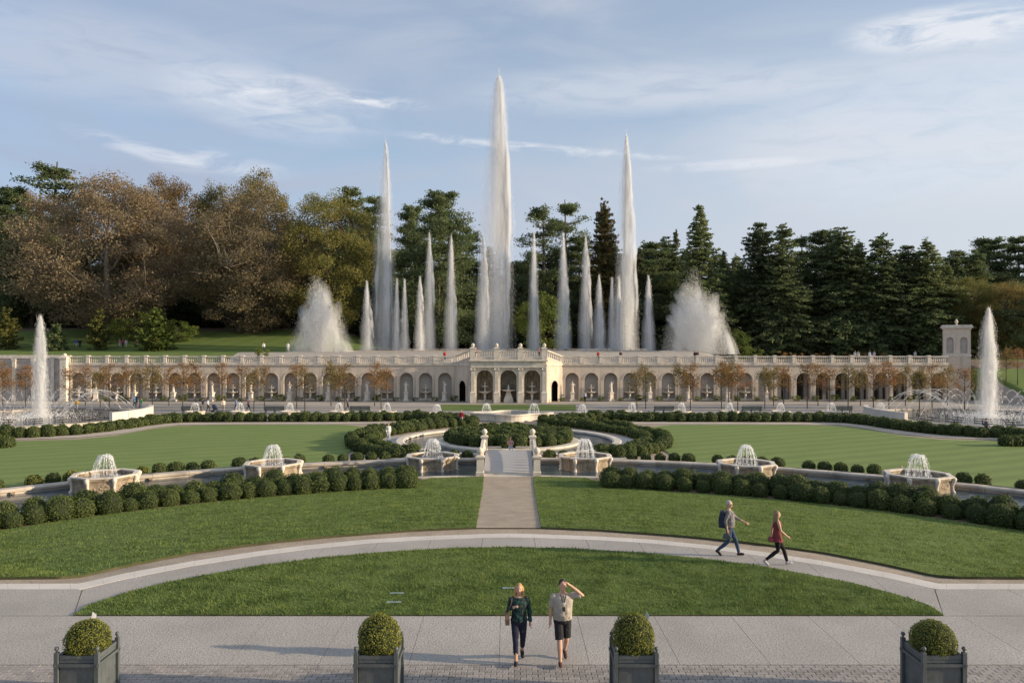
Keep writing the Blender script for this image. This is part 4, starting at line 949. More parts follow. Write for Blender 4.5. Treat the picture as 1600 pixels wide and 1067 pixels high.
PROTO = {
 'brown': [(broadleaf(1, 30, 32, 300, 225, .19, LEAFM['brown'], BARKL, .02, 3, 2.4, .05), 30, 32), (broadleaf(2, 30, 26, 260, 215, .19, LEAFM['brown'], BARKL, .02, 4, 2.3, .08), 30, 26)],
 'russet': [(broadleaf(3, 28, 20, 150, 300, .16, LEAFM['russet'], BARK, .1, 2, 2.0), 28, 20)],
 'olive': [(broadleaf(4, 28, 20, 150, 260, .17, LEAFM['olive'], BARK, .08, 1, 2.0), 28, 20)],
 'yellow': [(broadleaf(5, 28, 22, 180, 270, .17, LEAFM['yellow'], BARK, .02, 1, 2.0), 28, 22)],
 'dark': [(broadleaf(6, 24, 20, 120, 200, .27, LEAFM['dark'], BARK, .0, 0, 2.2), 24, 20)],
 'pine': [(pine(7, 30, 15, LEAFM['pine'], .15, 16, 1.0), 30, 15), (pine(8, 30, 12, LEAFM['pine'], .35, 11, .8), 30, 12)],
 'pinebig': [(pine(9, 30, 20, LEAFM['pine'], .05, 22, 1.2, .45), 30, 20)],
 'openpine': [(pine(10, 30, 11, LEAFM['pine'], .45, 9, .75, .4), 30, 11)],
 'spruce': [(conifer(11, 28, 15, LEAFM['spruce'], 1.25, .28), 28, 15)],
 'fir': [(conifer(12, 28, 13, LEAFM['dark'], 1.1, .38, .05), 28, 13), (conifer(13, 28, 14, LEAFM['pine'], 1.1, .42, .08, .02, .7), 28, 14)],
 'hemlock': [(conifer(70 + k, 28, 15, LEAFM[('pine', 'dark', 'spruce', 'pine')[k]], 1.15, .30 + .08 * k, .10, .0, (.62, .5, .7, .55)[k], .22), 28, 15) for k in range(4)],
 'rust': [(conifer(14, 26, 14, LEAFM['rust'], 1.2, .2, .03, .05, .6), 26, 14)],
 'shrub': [(broadleaf(15, 6, 8, 50, 120, .13, LEAFM['shrub'], BARK, .0, 0, .9), 6, 8)],
 'larch': [(conifer(16, 7, 4.4, LEAFM['larch'], 1.2, -.2, 0, .08, .55), 7, 4.4)],
 'cypress': [(conifer(17, 8, 6.5, LEAFM['shrub'], 1.2, -.15, 0, .05, .6), 8, 6.5)],
 'holly': [(conifer(18, 5, 3.4, LEAFM['pine'], 1.6, .05, 0, .0, .6), 5, 3.4)]}
rgt = random.Random(5)
NM = {'brown': 'autumn_tree', 'russet': 'autumn_tree', 'olive': 'oak_tree', 'yellow': 'yellowing_tree', 'dark': 'dark_tree', 'pine': 'pine_tree', 'pinebig': 'pine_tree', 'openpine': 'pine_tree', 'spruce': 'spruce_tree', 'fir': 'fir_tree', 'hemlock': 'hemlock_tree', 'rust': 'conifer_tree', 'shrub': 'shrub', 'larch': 'larch_tree', 'cypress': 'young_tree', 'holly': 'small_conifer'}
def tree(kind, px, top, wpx, Y, label, var=None, sink=0., cat='tree', group='trees of the wood behind the fountains'):
    pr = PROTO[kind]; (tm_, cm_), h, wd = pr[var if var is not None else rgt.randrange(len(pr))]
    x = (px - CX) / F * Y; z0 = terr(x, Y) - sink; H_ = CH + (HY - top) * Y / F - z0; W_ = wpx * Y / F
    t = thing(NM[kind], label, cat, (x, Y, z0), rgt.random() * 6.28, group); t.scale = (W_ / wd, W_ / wd, H_ / h)
    link('trunk', tm_, t); link('crown', cm_, t); return t
T = [
 ('brown', 168, 280, 275, 163, 'very large brown autumn tree spreading behind the left pool jet', 0), ('brown', 388, 296, 215, 166, 'large bare-twigged brown autumn tree left of the left spray cloud', 1),
 ('russet', 262, 270, 130, 190, 'russet crown rising behind the two big brown trees', 0), ('russet', 205, 285, 110, 195, 'russet crown above the left big brown tree', 0),
 ('olive', 405, 266, 110, 192, 'round olive-brown crown standing highest left of the yellow tree', 0), ('olive', 335, 286, 90, 196, 'olive crown in the gap between the two brown trees', 0),
 ('yellow', 512, 288, 160, 166, 'yellow-green tree just left of the left tall jet', 0), ('pine', 548, 286, 90, 196, 'dark pine poking out behind the yellow-green tree', 0), ('pine', 585, 298, 80, 200, 'dark pine behind the left tall jet', 0),
 ('openpine', 78, 243, 120, 190, 'tall open pine standing above the treeline at far left', 0), ('pine', 12, 282, 130, 186, 'dark pine at the left edge of the picture', 0), ('pine', -50, 290, 130, 180, 'dark pine cut by the left picture edge', 0),
 ('russet', 40, 292, 80, 200, 'small reddish crown between the two leftmost pines', 0), ('dark', 50, 340, 150, 178, 'dark tree mass under the tall open pine', 0),
 ('pinebig', 684, 296, 145, 168, 'broad dark green pine between the left and central jets', 0), ('pinebig', 640, 318, 90, 182, 'darker pine overlapping the broad pine on its left', 0), ('pine', 728, 345, 80, 178, 'pine at the right flank of the broad pine', 0),
 ('fir', 765, 385, 80, 180, 'dark fir behind the central jet', 0), ('dark', 815, 400, 100, 182, 'dark leafy tree right of the central jet', 0), ('shrub', 845, 458, 90, 164, 'green low tree under the twin pines right of the central jet', 0),
 ('openpine', 850, 312, 85, 184, 'left one of the twin open pines right of the central jet', 0), ('openpine', 886, 306, 80, 190, 'right one of the twin open pines right of the central jet', 0), ('pine', 905, 362, 90, 186, 'bushy pine below the twin pines', 0),
 ('rust', 944, 316, 85, 174, 'rust-tinged conical conifer left of the right tall jet', 0), ('fir', 1000, 385, 70, 182, 'dark fir behind the right tall jet', 0), ('pine', 1025, 372, 90, 188, 'dark pine right of the right tall jet', 0),
 ('fir', 1056, 358, 60, 190, 'slim dark fir left of the tall green spruce', 0), ('spruce', 1094, 320, 130, 170, 'tall bright green spruce behind the right spray cloud', 0), ('spruce', 1130, 392, 70, 176, 'lower spruce at the right flank of the tall spruce', 0),
 ('hemlock', 1186, 346, 105, 172, 'dark pointed hemlock, leftmost of the right wood', 1), ('hemlock', 1223, 352, 120, 168, 'dark pointed hemlock, second of the right wood', 0), ('openpine', 1258, 360, 70, 178, 'open topped pine in the right wood', 0),
 ('pinebig', 1283, 358, 95, 176, 'flat topped pine in the right wood', 0), ('hemlock', 1312, 358, 150, 170, 'broad dark hemlock in the middle of the right wood', 3), ('hemlock', 1342, 376, 110, 168, 'lower hemlock in the middle of the right wood', 2),
 ('hemlock', 1376, 368, 130, 167, 'dark hemlock right of the middle of the right wood', 0), ('hemlock', 1416, 382, 105, 169, 'narrow hemlock left of the lighter green one', 1), ('hemlock', 1449, 374, 140, 166, 'lighter green feathery hemlock above the corner tower', 2),
 ('spruce', 1480, 408, 80, 168, 'short spruce just left of the tower top', 0), ('pine', 1500, 385, 90, 200, 'distant dark pine left of the far right group', 0), ('pinebig', 1550, 370, 130, 205, 'distant broad dark pine at far right', 0),
 ('pine', 1592, 364, 90, 205, 'distant pine at the right picture edge', 0), ('pine', 1650, 370, 120, 200, 'pine beyond the right picture edge', 0), ('yellow', 1512, 425, 90, 166, 'yellow-green bushy tree behind the corner tower', 0), ('olive', 1575, 440, 110, 162, 'olive tree behind the right pool jet', 0), ('dark', 1620, 460, 120, 158, 'dark tree behind the right picture edge', 0)]
T += [('hemlock', px, tp, 130, 180, 'dark hemlock filling the gap behind the right wood, %s from left' % ordinal(k), k % 4) for k, (px, tp) in enumerate(((1160, 420), (1204, 402), (1250, 398), (1335, 392), (1395, 400), (1432, 408), (1468, 412)))]
T += [('pine', px, tp, 110, 192, 'dark pine filling the gap behind the central jets, %s from left' % ordinal(k), k % 2) for k, (px, tp) in enumerate(((745, 405), (800, 410), (835, 395), (925, 400), (975, 392), (1040, 385)))]
T += [('hemlock', px, tp, 95, 194, 'dark hemlock closing the treeline right of the central jets, %s from left' % ordinal(k), k % 4) for k, (px, tp) in enumerate(((870, 392), (958, 384), (1008, 378), (1040, 372), (1072, 388), (1122, 396), (1150, 398), (1490, 398), (1525, 392)))]
for kind, px, top, wpx, Y, lb, v in T: tree(kind, px, top, wpx, Y, lb, v)
for k in range(31):                                   # deeper, darker rows closing the wood
    px = -60 + k * 57; lim = 345 if px < 620 else (430 if px < 1150 else 425)
    tree('dark' if k % 3 else 'fir', px, lim + rgt.uniform(-12, 25), 150, rgt.uniform(206, 216), 'dark tree deep in the wood, %s from the left in the rearmost row' % ordinal(k), None, 0, group='rearmost dark trees')
for k in range(26):
    px = -40 + k * 66; 
    tree('dark', px, 440 + rgt.uniform(-12, 18), 130, rgt.uniform(182, 188) if px < 1150 else 177, 'dark understorey tree below the tall crowns, %s from the left' % ordinal(k), None, 1, group='understorey trees')
for kind, px, top, wpx, Y, lb, cat in (('larch', 10, 487, 44, 148, 'yellow-green young conifer on the lawn at the left edge', 'tree'), ('holly', 88, 508, 32, 146, 'small dark conifer beside the left pool jet', 'tree'), ('larch', 155, 489, 40, 147, 'yellow-green young conifer on the lawn between walkers', 'tree'),
                                  ('cypress', 243, 484, 62, 146, 'feathery green young tree in front of the shrubs', 'tree'), ('shrub', 212, 484, 80, 158, 'large green shrub left of the feathery young tree', 'shrub'), ('shrub', 276, 500, 60, 157, 'green shrub right of the feathery young tree', 'shrub'),
                                  ('shrub', 1148, 515, 50, 160, 'pale shrub right of the right spray cloud', 'shrub')):
    tree(kind, px, top, wpx, Y, lb, 0, .3, cat, 'young trees and shrubs on the upper lawn')

# young trees along the wall
def young(seed, lm, n=1100):
    rg = np.random.default_rng(seed); m_ = MB(); m_.tube([(0, 0, -.1), (rg.normal(0, .04), 0, 2.4), (rg.normal(0, .08), 0, 4.4), (0, 0, 6.2)], [.075, .06, .04, .008], 6); tips = []
    for k in range(34):
        t = rg.uniform(.0, .95); z = 2.3 + 3.6 * t; a = rg.random() * 6.28; L_ = (1.9 - 1.35 * t) * rg.uniform(.55, 1.1); e = np.array([math.cos(a) * L_, math.sin(a) * L_, z + L_ * rg.uniform(.35, .8)])
        pts = [np.array([0, 0, z]), np.array([math.cos(a) * L_ * .5, math.sin(a) * L_ * .5, z + L_ * .2]), e]; m_.tube(pts, [.028, .018, .006], 4)
        for q in range(4):
            b = pts[1] + (e - pts[1]) * rg.random(); f = b + rg.normal(0, .32, 3); m_.tube([b, f], [.010, .004], 3); tips += [b, f]
        tips += [e, (pts[1] + e) / 2]
    tips = np.array(tips); i = rg.integers(len(tips), size=n); p = tips[i] + rg.normal(0, .22, (n, 3))
    return m_.mesh('trunk', [BARK], True), cards_mesh('crown', leaf_cards(rg, p, np.full(n, .085), None), lm)
YT = [young(21, LEAFM['maple']), young(22, LEAFM['mapley']), young(23, LEAFM['maple'], 650), young(24, LEAFM['mapley'], 1500), young(25, LEAFM['maple'], 1500)]
left_x = (4, 38, 108, 132, 158, 172, 197, 216, 239, 262, 285, 308, 347, 378, 396, 412, 462, 475, 517, 529, 541, 586, 595, 606)
right_x = (995, 1010, 1061, 1080, 1127, 1138, 1151, 1194, 1208, 1223, 1260, 1277, 1296, 1325, 1345, 1366, 1391, 1413, 1438, 1455, 1481, 1509, 1572, 1590)
for nm, lst in (('left', left_x[::-1]), ('right', right_x)):
    for k, px in enumerate(lst):
        Yt = (101.5, 111.2, 106.0)[(k * 2) % 3] if px > 30 else 100; x, y, z = XY(px + rgt.uniform(-2, 2), Yt)
        if px > 1540: Yt = 118; x, y, z = XY(px, Yt)
        t = thing('young_tree', 'slender young tree with thin orange-brown leaves, %s %s of the pavilion' % (ordinal(k), nm), 'tree', (x, y, terr(x, y)), rgt.random() * 6.28, 'young trees along the arcade wall'); s_ = rgt.uniform(.92, 1.08); t.scale = (s_, s_, s_)
        a, b = YT[rgt.randrange(5)]; link('trunk', a, t); link('crown', b, t)
SHR = broadleaf(33, 1.0, 1.3, 16, 60, .05, LEAFM['shrub'], BARK, 0, 0, .2)[1]
kk = 0
for s in (-1, 1):
    for k in range(0, 19):
        x = s * (XP + SP * k + .0); kk += 1
        tag(link('low_shrub', SHR, None, (x, WY - .75, 0), rgt.random() * 6, rgt.uniform(.7, 1.25)), 'low green shrub at the wall foot, %s %s of the pavilion' % (ordinal(k), 'left' if s < 0 else 'right'), 'shrub', 'low shrubs at the foot of the arcade wall')
SHO = broadleaf(34, 1.2, 1.0, 12, 50, .06, LEAFM['maple'], BARK, 0, 1, .2)[1]
for k, px in enumerate((1222, 1238, 1252, 1272, 1284, 1300, 1325, 1347, 1380)):
    x, y, z = XY(px, 125.2); tag(link('autumn_shrub', SHO, None, (x, y, 6.4), k, rgt.uniform(1.0, 1.5)), 'orange autumn shrub behind the right balustrade, %s from the left' % ordinal(k), 'shrub', 'orange shrubs on the right terrace')
for px, lb in ((410, 'green potted shrub behind the left balustrade'), (1178, 'green potted shrub behind the right balustrade'), (1490, 'green potted shrub beside the corner tower')):
    x, y, z = XY(px, 124.6); tag(link('terrace_shrub', SHR, None, (x, y, 6.6), 0, 2.0), lb, 'shrub')

# ------------------------------------------------------------------ water jets
VOLM = {}
def mist_mat(d):
    d = float('%.2g' % d)
    if d not in VOLM:
        ma = bpy.data.materials.new('water_mist'); ma.use_nodes = True; nt = ma.node_tree; nt.nodes.clear(); o = nt.nodes.new('ShaderNodeOutputMaterial'); v = nt.nodes.new('ShaderNodeVolumePrincipled')
        v.inputs['Color'].default_value = (.985, .99, 1.0, 1); v.inputs['Density'].default_value = d; v.inputs['Anisotropy'].default_value = 0.; nt.links.new(v.outputs[0], o.inputs['Volume']); VOLM[d] = ma
    return VOLM[d]
def mist(rings, tau, width, parent): return MB().rings(rings, 18).build('mist', mist_mat(tau / width), parent, smooth=True)
def jet(seed, px_tip, top, l, r, Y, zb, n, label, core=None, pw=.62, fade=.55, mist_=.25, wd=.035, tipw=.10, den=1.0, nfil=4):
    """column of falling drops: narrow at the tip, wider and thinner towards the base; l, r photo x at the foot"""
    rg = np.random.default_rng(seed); zt = CH + (HY - top) * Y / F; H_ = zt - zb; x0 = (px_tip - CX) / F * Y; xl, xr = (l - CX) / F * Y, (r - CX) / F * Y
    npar = max(40, n // 600); nd = int(n * .42); r2 = np.arange(1, n - nd + 1); ra = (r2 * .7548776662 + .13 * seed) % 1; rb_ = (r2 * .5698402910 + .37 * seed) % 1
    gq = np.sqrt(2) * np.array([math.erf(v) for v in np.linspace(-1.75, 1.75, 801)]); gauss = np.interp(rb_, (gq / gq[-1] + 1) / 2, np.linspace(-1.75, 1.75, 801) * 1.4142)            # ropes of water (parcels) and the loose drizzle between them
    tp = rg.random(npar) ** .85; gp = np.clip(rg.normal(.02, .50, npar), -1, 1); lp = rg.uniform(.18, .55, npar); wp = rg.uniform(.03, .11, npar); i = rg.integers(npar, size=nd)
    q = rg.random(nd); t = np.r_[tp[i] + (q - .3) * lp[i], ra]; g = np.r_[gp[i] + rg.normal(0, 1, nd) * wp[i] * (.6 + .6 * q), np.clip(-.06 + .48 * gauss, -1.35, 1.25)]
    k = (t > .002) & (t < .997) & (rg.random(n) < (1 - fade * np.clip(t, 0, 1) ** 1.3)); t, g = t[k], g[k]; n = len(t)
    ph = seed * 1.7; wob = .055 * np.sin(t * 11 + ph) + .045 * np.sin(t * 23 + ph * 2 + 1.5 * np.sin(t * 7))
    hw = (xr - xl) / 2 * t ** pw * (1 + wob) + .03 + .10 * np.minimum(1, t * 8)
    x = x0 + ((xl + xr) / 2 - x0) * t ** 1.15 + g * hw; y = rg.normal(0, .42, n) * hw
    z = np.clip(zt - t * H_ + rg.normal(0, .12, n), zb, zt + .1)
    V = [streaks(rg, np.c_[x, y, z], np.c_[rg.normal(0, .10, n), rg.normal(0, .10, n), -np.ones(n)], rg.uniform(.12, .45, n), wd * rg.uniform(.5, 1.5, n))]
    nt_ = max(40, n // 500); tz = rg.random(nt_) ** 2 * H_ * .03 + .1   # torn tip
    V.append(streaks(rg, np.c_[x0 + rg.normal(0, .12, nt_), rg.normal(0, .12, nt_), zt - .3 + tz], np.c_[rg.normal(0, .2, (nt_, 2)), np.ones(nt_)], .3, wd))
    xc = (core if core is not None else (l + r) / 2 + .1 * (r - l)); xc = (xc - CX) / F * Y
    m_ = max(300, int(H_ * 85)); q = rg.random(m_); zc = zb + q * H_ * .97; xx = xc + (x0 - xc) * q ** 1.3
    V.append(streaks(rg, np.c_[xx + rg.normal(0, .035 + .09 * q, m_), rg.normal(0, .05, m_), zc], np.c_[np.zeros((m_, 2)), np.ones(m_)] + rg.normal(0, .03, (m_, 3)), rg.uniform(.4, 1.1, m_), wd * 1.3))
    V = np.concatenate(V); V -= np.array([xc, 0, zb])
    o = thing('water_jet', label, 'water jet', (xc, Y, zb), 0, 'water jets'); link('spray', streak_mesh('spray', V, SPRAY), o)
    wb = (xr - xl) / 2
    for kk_, tau, t1, sh_ in ((1.08, .26 * den, 1.0, -.08), (.82, .30 * den, 1.0, -.02), (.55, .34 * den, 1.0, .08), (.26, .42 * den, 1.0, .45), (.86, .75 * den, .62, .03), (.6, .5 * den, .85, .15)):
        rs = []
        for j in range(26, -1, -1):
            t_ = t1 * (j / 26) ** 1.25; hw_ = (wb * max(t_, .0004) ** pw * (1 + .05 * math.sin(t_ * 11 + seed * 1.7) + .04 * math.sin(t_ * 23 + seed)) + .06) * kk_
            if t1 < 1: hw_ *= max(.04, 1 - (j / 26) ** 3.0)
            rs.append((zt - t_ * H_ - zb, x0 + ((xl + xr) / 2 - x0) * t_ ** 1.15 + sh_ * hw_ - xc, 0, hw_, hw_ * .8))
        mist(rs, tau, 2 * wb * kk_ * (t1 * .6) ** pw, o)
    rr = random.Random(seed * 7 + 1)
    for f in range(nfil):                                  # denser falling ropes inside the veil
        ta = rr.uniform(.0, .55); tb = min(1.0, ta + rr.uniform(.3, .6)); u = max(-.8, min(.95, rr.gauss(.25, .45))); fw = rr.uniform(.07, .17); rs = []; ph_ = rr.random() * 6
        for j in range(16, -1, -1):
            t_ = ta + (tb - ta) * j / 16; hw_ = wb * max(t_, .004) ** pw + .06; r_ = (fw * wb + .05) * math.sin(math.pi * (.04 + .93 * j / 16)) ** .7 * (1 + .35 * math.sin(j * 1.1 + ph_))
            rs.append((zt - t_ * H_ - zb, x0 + ((xl + xr) / 2 - x0) * t_ ** 1.15 + u * hw_ * .9 + .05 * hw_ * math.sin(j * .7 + ph_) - xc, rr.uniform(-.02, .02), max(.02, min(r_, hw_)), max(.02, min(r_, hw_))))
        mist(rs, .75, 2 * (fw * wb + .05), o)
    return o
YJ = 142.0; ZB = 7.74
jet(1, 780, 118, 744, 804, YJ, ZB, 75000, 'tallest white water column rising behind the pavilion', 793, .42, .42, .35, .0065, .10, 1.15, 13)
jet(2, 603, 220, 578, 622, YJ, ZB, 16000, 'left tall translucent water jet in front of the pines', 614, .55, .62, .4, .0065, .10, .75, 7)
jet(3, 979, 210, 959, 1000, YJ, ZB, 26000, 'right tall white water jet left of the spruce', 974, .55, .5, .35, .0065, .10, 1.05, 8)
for i, (x, top, l, r, lb) in enumerate(((671, 364, 659, 682, 'medium jet, nearest to the left tall jet'), (705, 369, 693, 717, 'medium jet midway between left tall and central jets'), (755, 366, 741, 768, 'medium jet merging with the left side of the central column'),
        (834, 361, 824, 846, 'medium jet alone to the right of the central column'), (880, 364, 867, 895, 'medium jet midway between central and right tall jets'), (915, 369, 903, 927, 'medium jet nearest to the right tall jet on its left'))):
    jet(10 + i, x, top, l, r, YJ - 2, ZB, 6000, lb, None, .62, .6, .35, .006, .10, 1.1, 4)
for i, (x, top, l, r, lb) in enumerate(((573, 440, 563, 586, 'short jet left of the left tall jet'), (620, 437, 613, 628, 'short jet, left of a close pair right of the left tall jet'), (632, 437, 625, 641, 'short jet, right of a close pair right of the left tall jet'), (656, 433, 647, 666, 'short jet left of the nearest medium jet'),
        (936, 431, 925, 950, 'short bent jet left of the right tall jet'), (956, 435, 949, 963, 'slim short jet touching the right tall jet'), (967, 433, 958, 974, 'short jet in front of the right tall jet'), (1013, 432, 1003, 1026, 'short jet right of the right tall jet'))):
    jet(30 + i, x, top, l, r, YJ - 4, ZB, 3600, lb, None, .62, .55, .35, .006, .10, 1.05, 2)
jet(50, 63, 494, 50, 77, 90.5, .2, 14000, 'single tall jet of the left round pool', 63, .42, .55, .4, .0045, .10, 1.05, 6); jet(51, 1545, 482, 1527, 1560, 90.5, .2, 17000, 'single tall jet of the right round pool', 1546, .42, .5, .4, .0045, .10, 1.1, 7)
def cloud_spray(seed, px, top, l, r, label):
    rg = np.random.default_rng(seed); Y = YJ - 6; zt = CH + (HY - top) * Y / F; zb = 7.0; H_ = zt - zb; xc = (px - CX) / F * Y; hw = (r - l) / 2 * Y / F
    npar = 300; n = 20000; i = rg.integers(npar, size=n)     # long falling veils of drops under a ragged fan outline
    xp = rg.uniform(-1.0, 1.0, npar) * rg.uniform(.55, 1.08, npar)
    env = lambda u: np.clip(1 - (np.abs(u) / 1.10) ** 3.2, 0, 1) * (.60 + .09 * np.sin(u * 6 + seed) + .05 * np.sin(u * 15 + seed * 2)) + .36 * np.exp(-((u + .10) / .30) ** 2) + .03
    zp = env(xp * .95) * rg.uniform(.30, 1.0, npar) ** .6 * H_; lp = rg.uniform(.25, .65, npar) * H_; wp = rg.uniform(.02, .07, npar); q = rg.random(n) ** .8
    X = (xp[i] * (.80 + .22 * q) + rg.normal(0, 1, n) * wp[i] * (.7 + .6 * q)) * hw; Z = zp[i] - q * lp[i] + rg.normal(0, .2, n)
    n2 = 3500; u = rg.normal(0, .34, n2); X = np.r_[X, u * hw]; Z = np.r_[Z, np.abs(rg.normal(.22, .20, n2)) * H_ * env(u)]     # dense bright heart
    n4 = 9000; r4 = np.arange(n4); u4 = ((r4 * .7548776662) % 1 * 2 - 1); u4 = np.sign(u4) * np.abs(u4) ** 1.25 * 1.05; X = np.r_[X, u4 * hw]; Z = np.r_[Z, ((r4 * .5698402910) % 1) ** 1.25 * env(u4) * H_]     # even mist
    n3 = 4000; a = rg.normal(0, .30, n3); q3 = rg.random(n3) ** .6; X = np.r_[X, a * hw * q3 * 1.25]; Z = np.r_[Z, H_ * .60 * q3 * (1 - .25 * np.abs(a) / .5)]     # rising fan from the nozzle
    k = (Z > 0) & (Z < H_ * 1.05); X, Z = X[k], Z[k]; n = len(X); Yy = rg.normal(0, .26, n) * hw; D = np.c_[rg.normal(0, .12, (n, 2)), -np.ones(n)]
    V = streaks(rg, np.c_[X, Yy, Z], D + 1e-4, rg.uniform(.12, .45, n), .0052 * rg.uniform(.5, 1.5, n))
    o = thing('spray_cloud', label, 'water spray', (xc, Y, zb + .2), 0, 'water jets'); link('spray', streak_mesh('spray', V, SPRAY), o)
    for kk_, hk, tau, sh_ in ((1.14, .68, .26, .03), (.96, .84, .30, -.05), (.68, .66, .35, .08), (.45, .55, .5, .02)):
        rs = []
        for j in range(25):
            q_ = j / 24; wv_ = (1 - q_ ** 1.9) ** .75 * (1 - .18 * (1 - q_) ** 6) + .02
            rs.append((q_ * H_ * hk * .98, sh_ * hw + .05 * hw * math.sin(q_ * 5 + seed + kk_ * 9), 0, hw * kk_ * wv_ * (1 + .06 * math.sin(q_ * 9 + seed * 1.3 + kk_ * 20)), hw * kk_ * wv_ * .6))
        mist(rs, tau, 2 * hw * kk_, o)
    rr = random.Random(seed * 3)
    for f in range(17):                                    # feathered plumes thrown out of the nozzles
        u = rr.uniform(-.95, .95); hh = H_ * (.95 - .50 * abs(u) ** 1.4) * rr.uniform(.62, 1.02); wr = hw * rr.uniform(.16, .30); rs = []; ph_ = rr.random() * 6
        for j in range(17):
            q_ = j / 16; rs.append((hh * (1 - (1 - q_) ** 1.5), u * hw * (.12 + .88 * q_ ** .8) + .03 * hw * math.sin(q_ * 6 + ph_), rr.uniform(-.05, .05), max(.03, wr * math.sin(math.pi * (.10 + .87 * q_)) ** .8 * (1 + .25 * math.sin(q_ * 9 + ph_))), max(.03, wr * math.sin(math.pi * (.1 + .87 * q_)))))
        mist(rs, .36, 2 * wr, o)
    for f in range(12):                                    # curtains falling back
        u = rr.uniform(-1.1, 1.1); hh = H_ * (.72 - .45 * abs(u) ** 1.5) * rr.uniform(.6, 1.0); wr = hw * rr.uniform(.08, .17); rs = []
        for j in range(13):
            q_ = j / 12; rs.append((hh * q_, u * hw * (1.05 - .2 * q_), 0, max(.03, wr * (1 - q_ ** 2.5) ** .6), max(.03, wr * (1 - q_ ** 2.5))))
        mist(rs, .40, 2 * wr, o)
cloud_spray(60, 500, 428, 456, 546, 'broad misty fan of water left of the jets'); cloud_spray(61, 1090, 412, 1038, 1146, 'broad misty fan of water right of the jets')

# ------------------------------------------------------------------ statues, wall fountains, benches
FOLD = bpy.data.textures.new('cloth_folds', 'CLOUDS'); FOLD.noise_scale = .09; FOLD.noise_depth = 2
def folds(o, st):
    d = o.modifiers.new('folds', 'DISPLACE'); d.texture = FOLD; d.texture_coords = 'LOCAL'; d.strength = st; d.mid_level = .42; return o
def remesh(o, vox, it=2):
    m_ = o.modifiers.new('remesh', 'REMESH'); m_.mode = 'VOXEL'; m_.voxel_size = vox; m_.use_smooth_shade = True
    if it: k = o.modifiers.new('soften', 'SMOOTH'); k.iterations = it; k.factor = .5
    return o
def figure(var):
    m_ = MB(); rg = random.Random(var)
    m_.rings([(0, 0, 0, .24, .2), (.3, .02, 0, .21, .18), (.75, 0, 0, .19, .16), (.95, .01, 0, .17, .14), (1.2, 0, .0, .2, .14), (1.36, 0, 0, .2, .12), (1.43, 0, 0, .08, .08)], 12)
    m_.tube([(0, 0, 1.4), (.01, 0, 1.5)], [.06, .055], 8); m_.ell((.01, -.01, 1.6), (.085, .1, .125), 10, 8)
    if var == 0: L_ = [(.19, 0, 1.36), (.30, -.05, 1.12), (.12, -.18, 1.08)]; R_ = [(-.19, 0, 1.36), (-.30, 0, 1.55), (-.16, -.05, 1.78)]
    elif var == 1: L_ = [(.19, 0, 1.36), (.33, .0, 1.15), (.42, -.1, .95)]; R_ = [(-.19, 0, 1.36), (-.27, -.05, 1.1), (-.05, -.2, 1.22)]
    else: L_ = [(.19, 0, 1.36), (.34, -.05, 1.5), (.25, -.1, 1.72)]; R_ = [(-.19, 0, 1.36), (-.28, .02, 1.1), (-.26, -.06, .85)]
    m_.tube(L_, [.07, .055, .045], 8); m_.tube(R_, [.07, .055, .045], 8)
    for k in range(7): a = k * .9; m_.tube([(math.cos(a) * .2, math.sin(a) * .16, .0), (math.cos(a) * .17, math.sin(a) * .14, .5), (math.cos(a + .4) * .15, math.sin(a + .4) * .12, .95)], [.05, .04, .03], 6)
    return m_.mesh('figure', [STONEW])
FIG = [figure(v) for v in range(3)]
PEDM = MB().frusta([(-.42, .42, -.42, .42, 0), (-.42, .42, -.42, .42, .22), (-.33, .33, -.33, .33, .30), (-.29, .29, -.29, .29, .36), (-.27, .27, -.27, .27, 1.15), (-.36, .36, -.36, .36, 1.25), (-.36, .36, -.36, .36, 1.36), (-.3, .3, -.3, .3, 1.42)]).mesh('pedestal', [STONEW])
BOWL = MB().lathe([(.42, 0), (.42, .12), (.2, .22), (.14, .5), (.2, .8), (.12, .95), (.3, 1.08), (.8, 1.25), (.86, 1.34), (.78, 1.36), (.2, 1.28), (.1, 1.5), (.08, 1.75), (.15, 1.85), (.42, 1.95), (.45, 2.02), (.1, 2.02), (.07, 2.2), (.12, 2.35), (.02, 2.5)], 16).mesh('bowl', [STONEW], True)
TROUGH = MB().box(-1.0, 1.0, -.55, -.38, 0, .32).box(-1.0, 1.0, -.42, .2, 0, .2).mesh('trough', [STONE])
for s, nm in ((-1, 'left'), (1, 'right')):
    for k, (x, q) in enumerate([a for a in STATUES if a[1] == s]):
        t = thing('statue', 'pale stone figure on a pedestal before the wall, %s %s of the pavilion' % (ordinal(k), nm), 'statue', (x, WY - .55, 0), rgt.uniform(-.4, .4), 'statues along the arcade wall')
        link('pedestal', PEDM, t); f = remesh(link('figure', FIG[(k + (s > 0)) % 3], t, (0, 0, 1.40)), .03, 1)
    for k, (x, q) in enumerate([a for a in WFOUNT if a[1] == s]):
        t = thing('wall_fountain', 'tiered stone bowl fountain in a wall niche, %s %s of the pavilion' % (ordinal(k), nm), 'fountain', (x, WY + .2, .1), 0, 'bowl fountains in the wall niches')
        link('bowl', BOWL, t); link('trough', TROUGH, t)
for k, nm in ((-1, 'left'), (1, 'right')):
    t = thing('wall_fountain', 'tall two tiered bowl fountain inside the %s pavilion arch' % nm, 'fountain', (k * PW, 118.0, 0), 0); t.scale = (1.15, 1, 1.25); link('bowl', BOWL, t); link('trough', TROUGH, t)
t = thing('shell_fountain', 'carved stone shell fountain inside the central lattice arch', 'fountain', (0, 118.0, 0))
MB().frusta([(-.75, .75, -.4, .4, 0), (-.7, .7, -.35, .35, .5), (-.45, .45, -.25, .25, 1.2), (-.3, .3, -.2, .2, 1.6)]).build('base', STONEW, t)
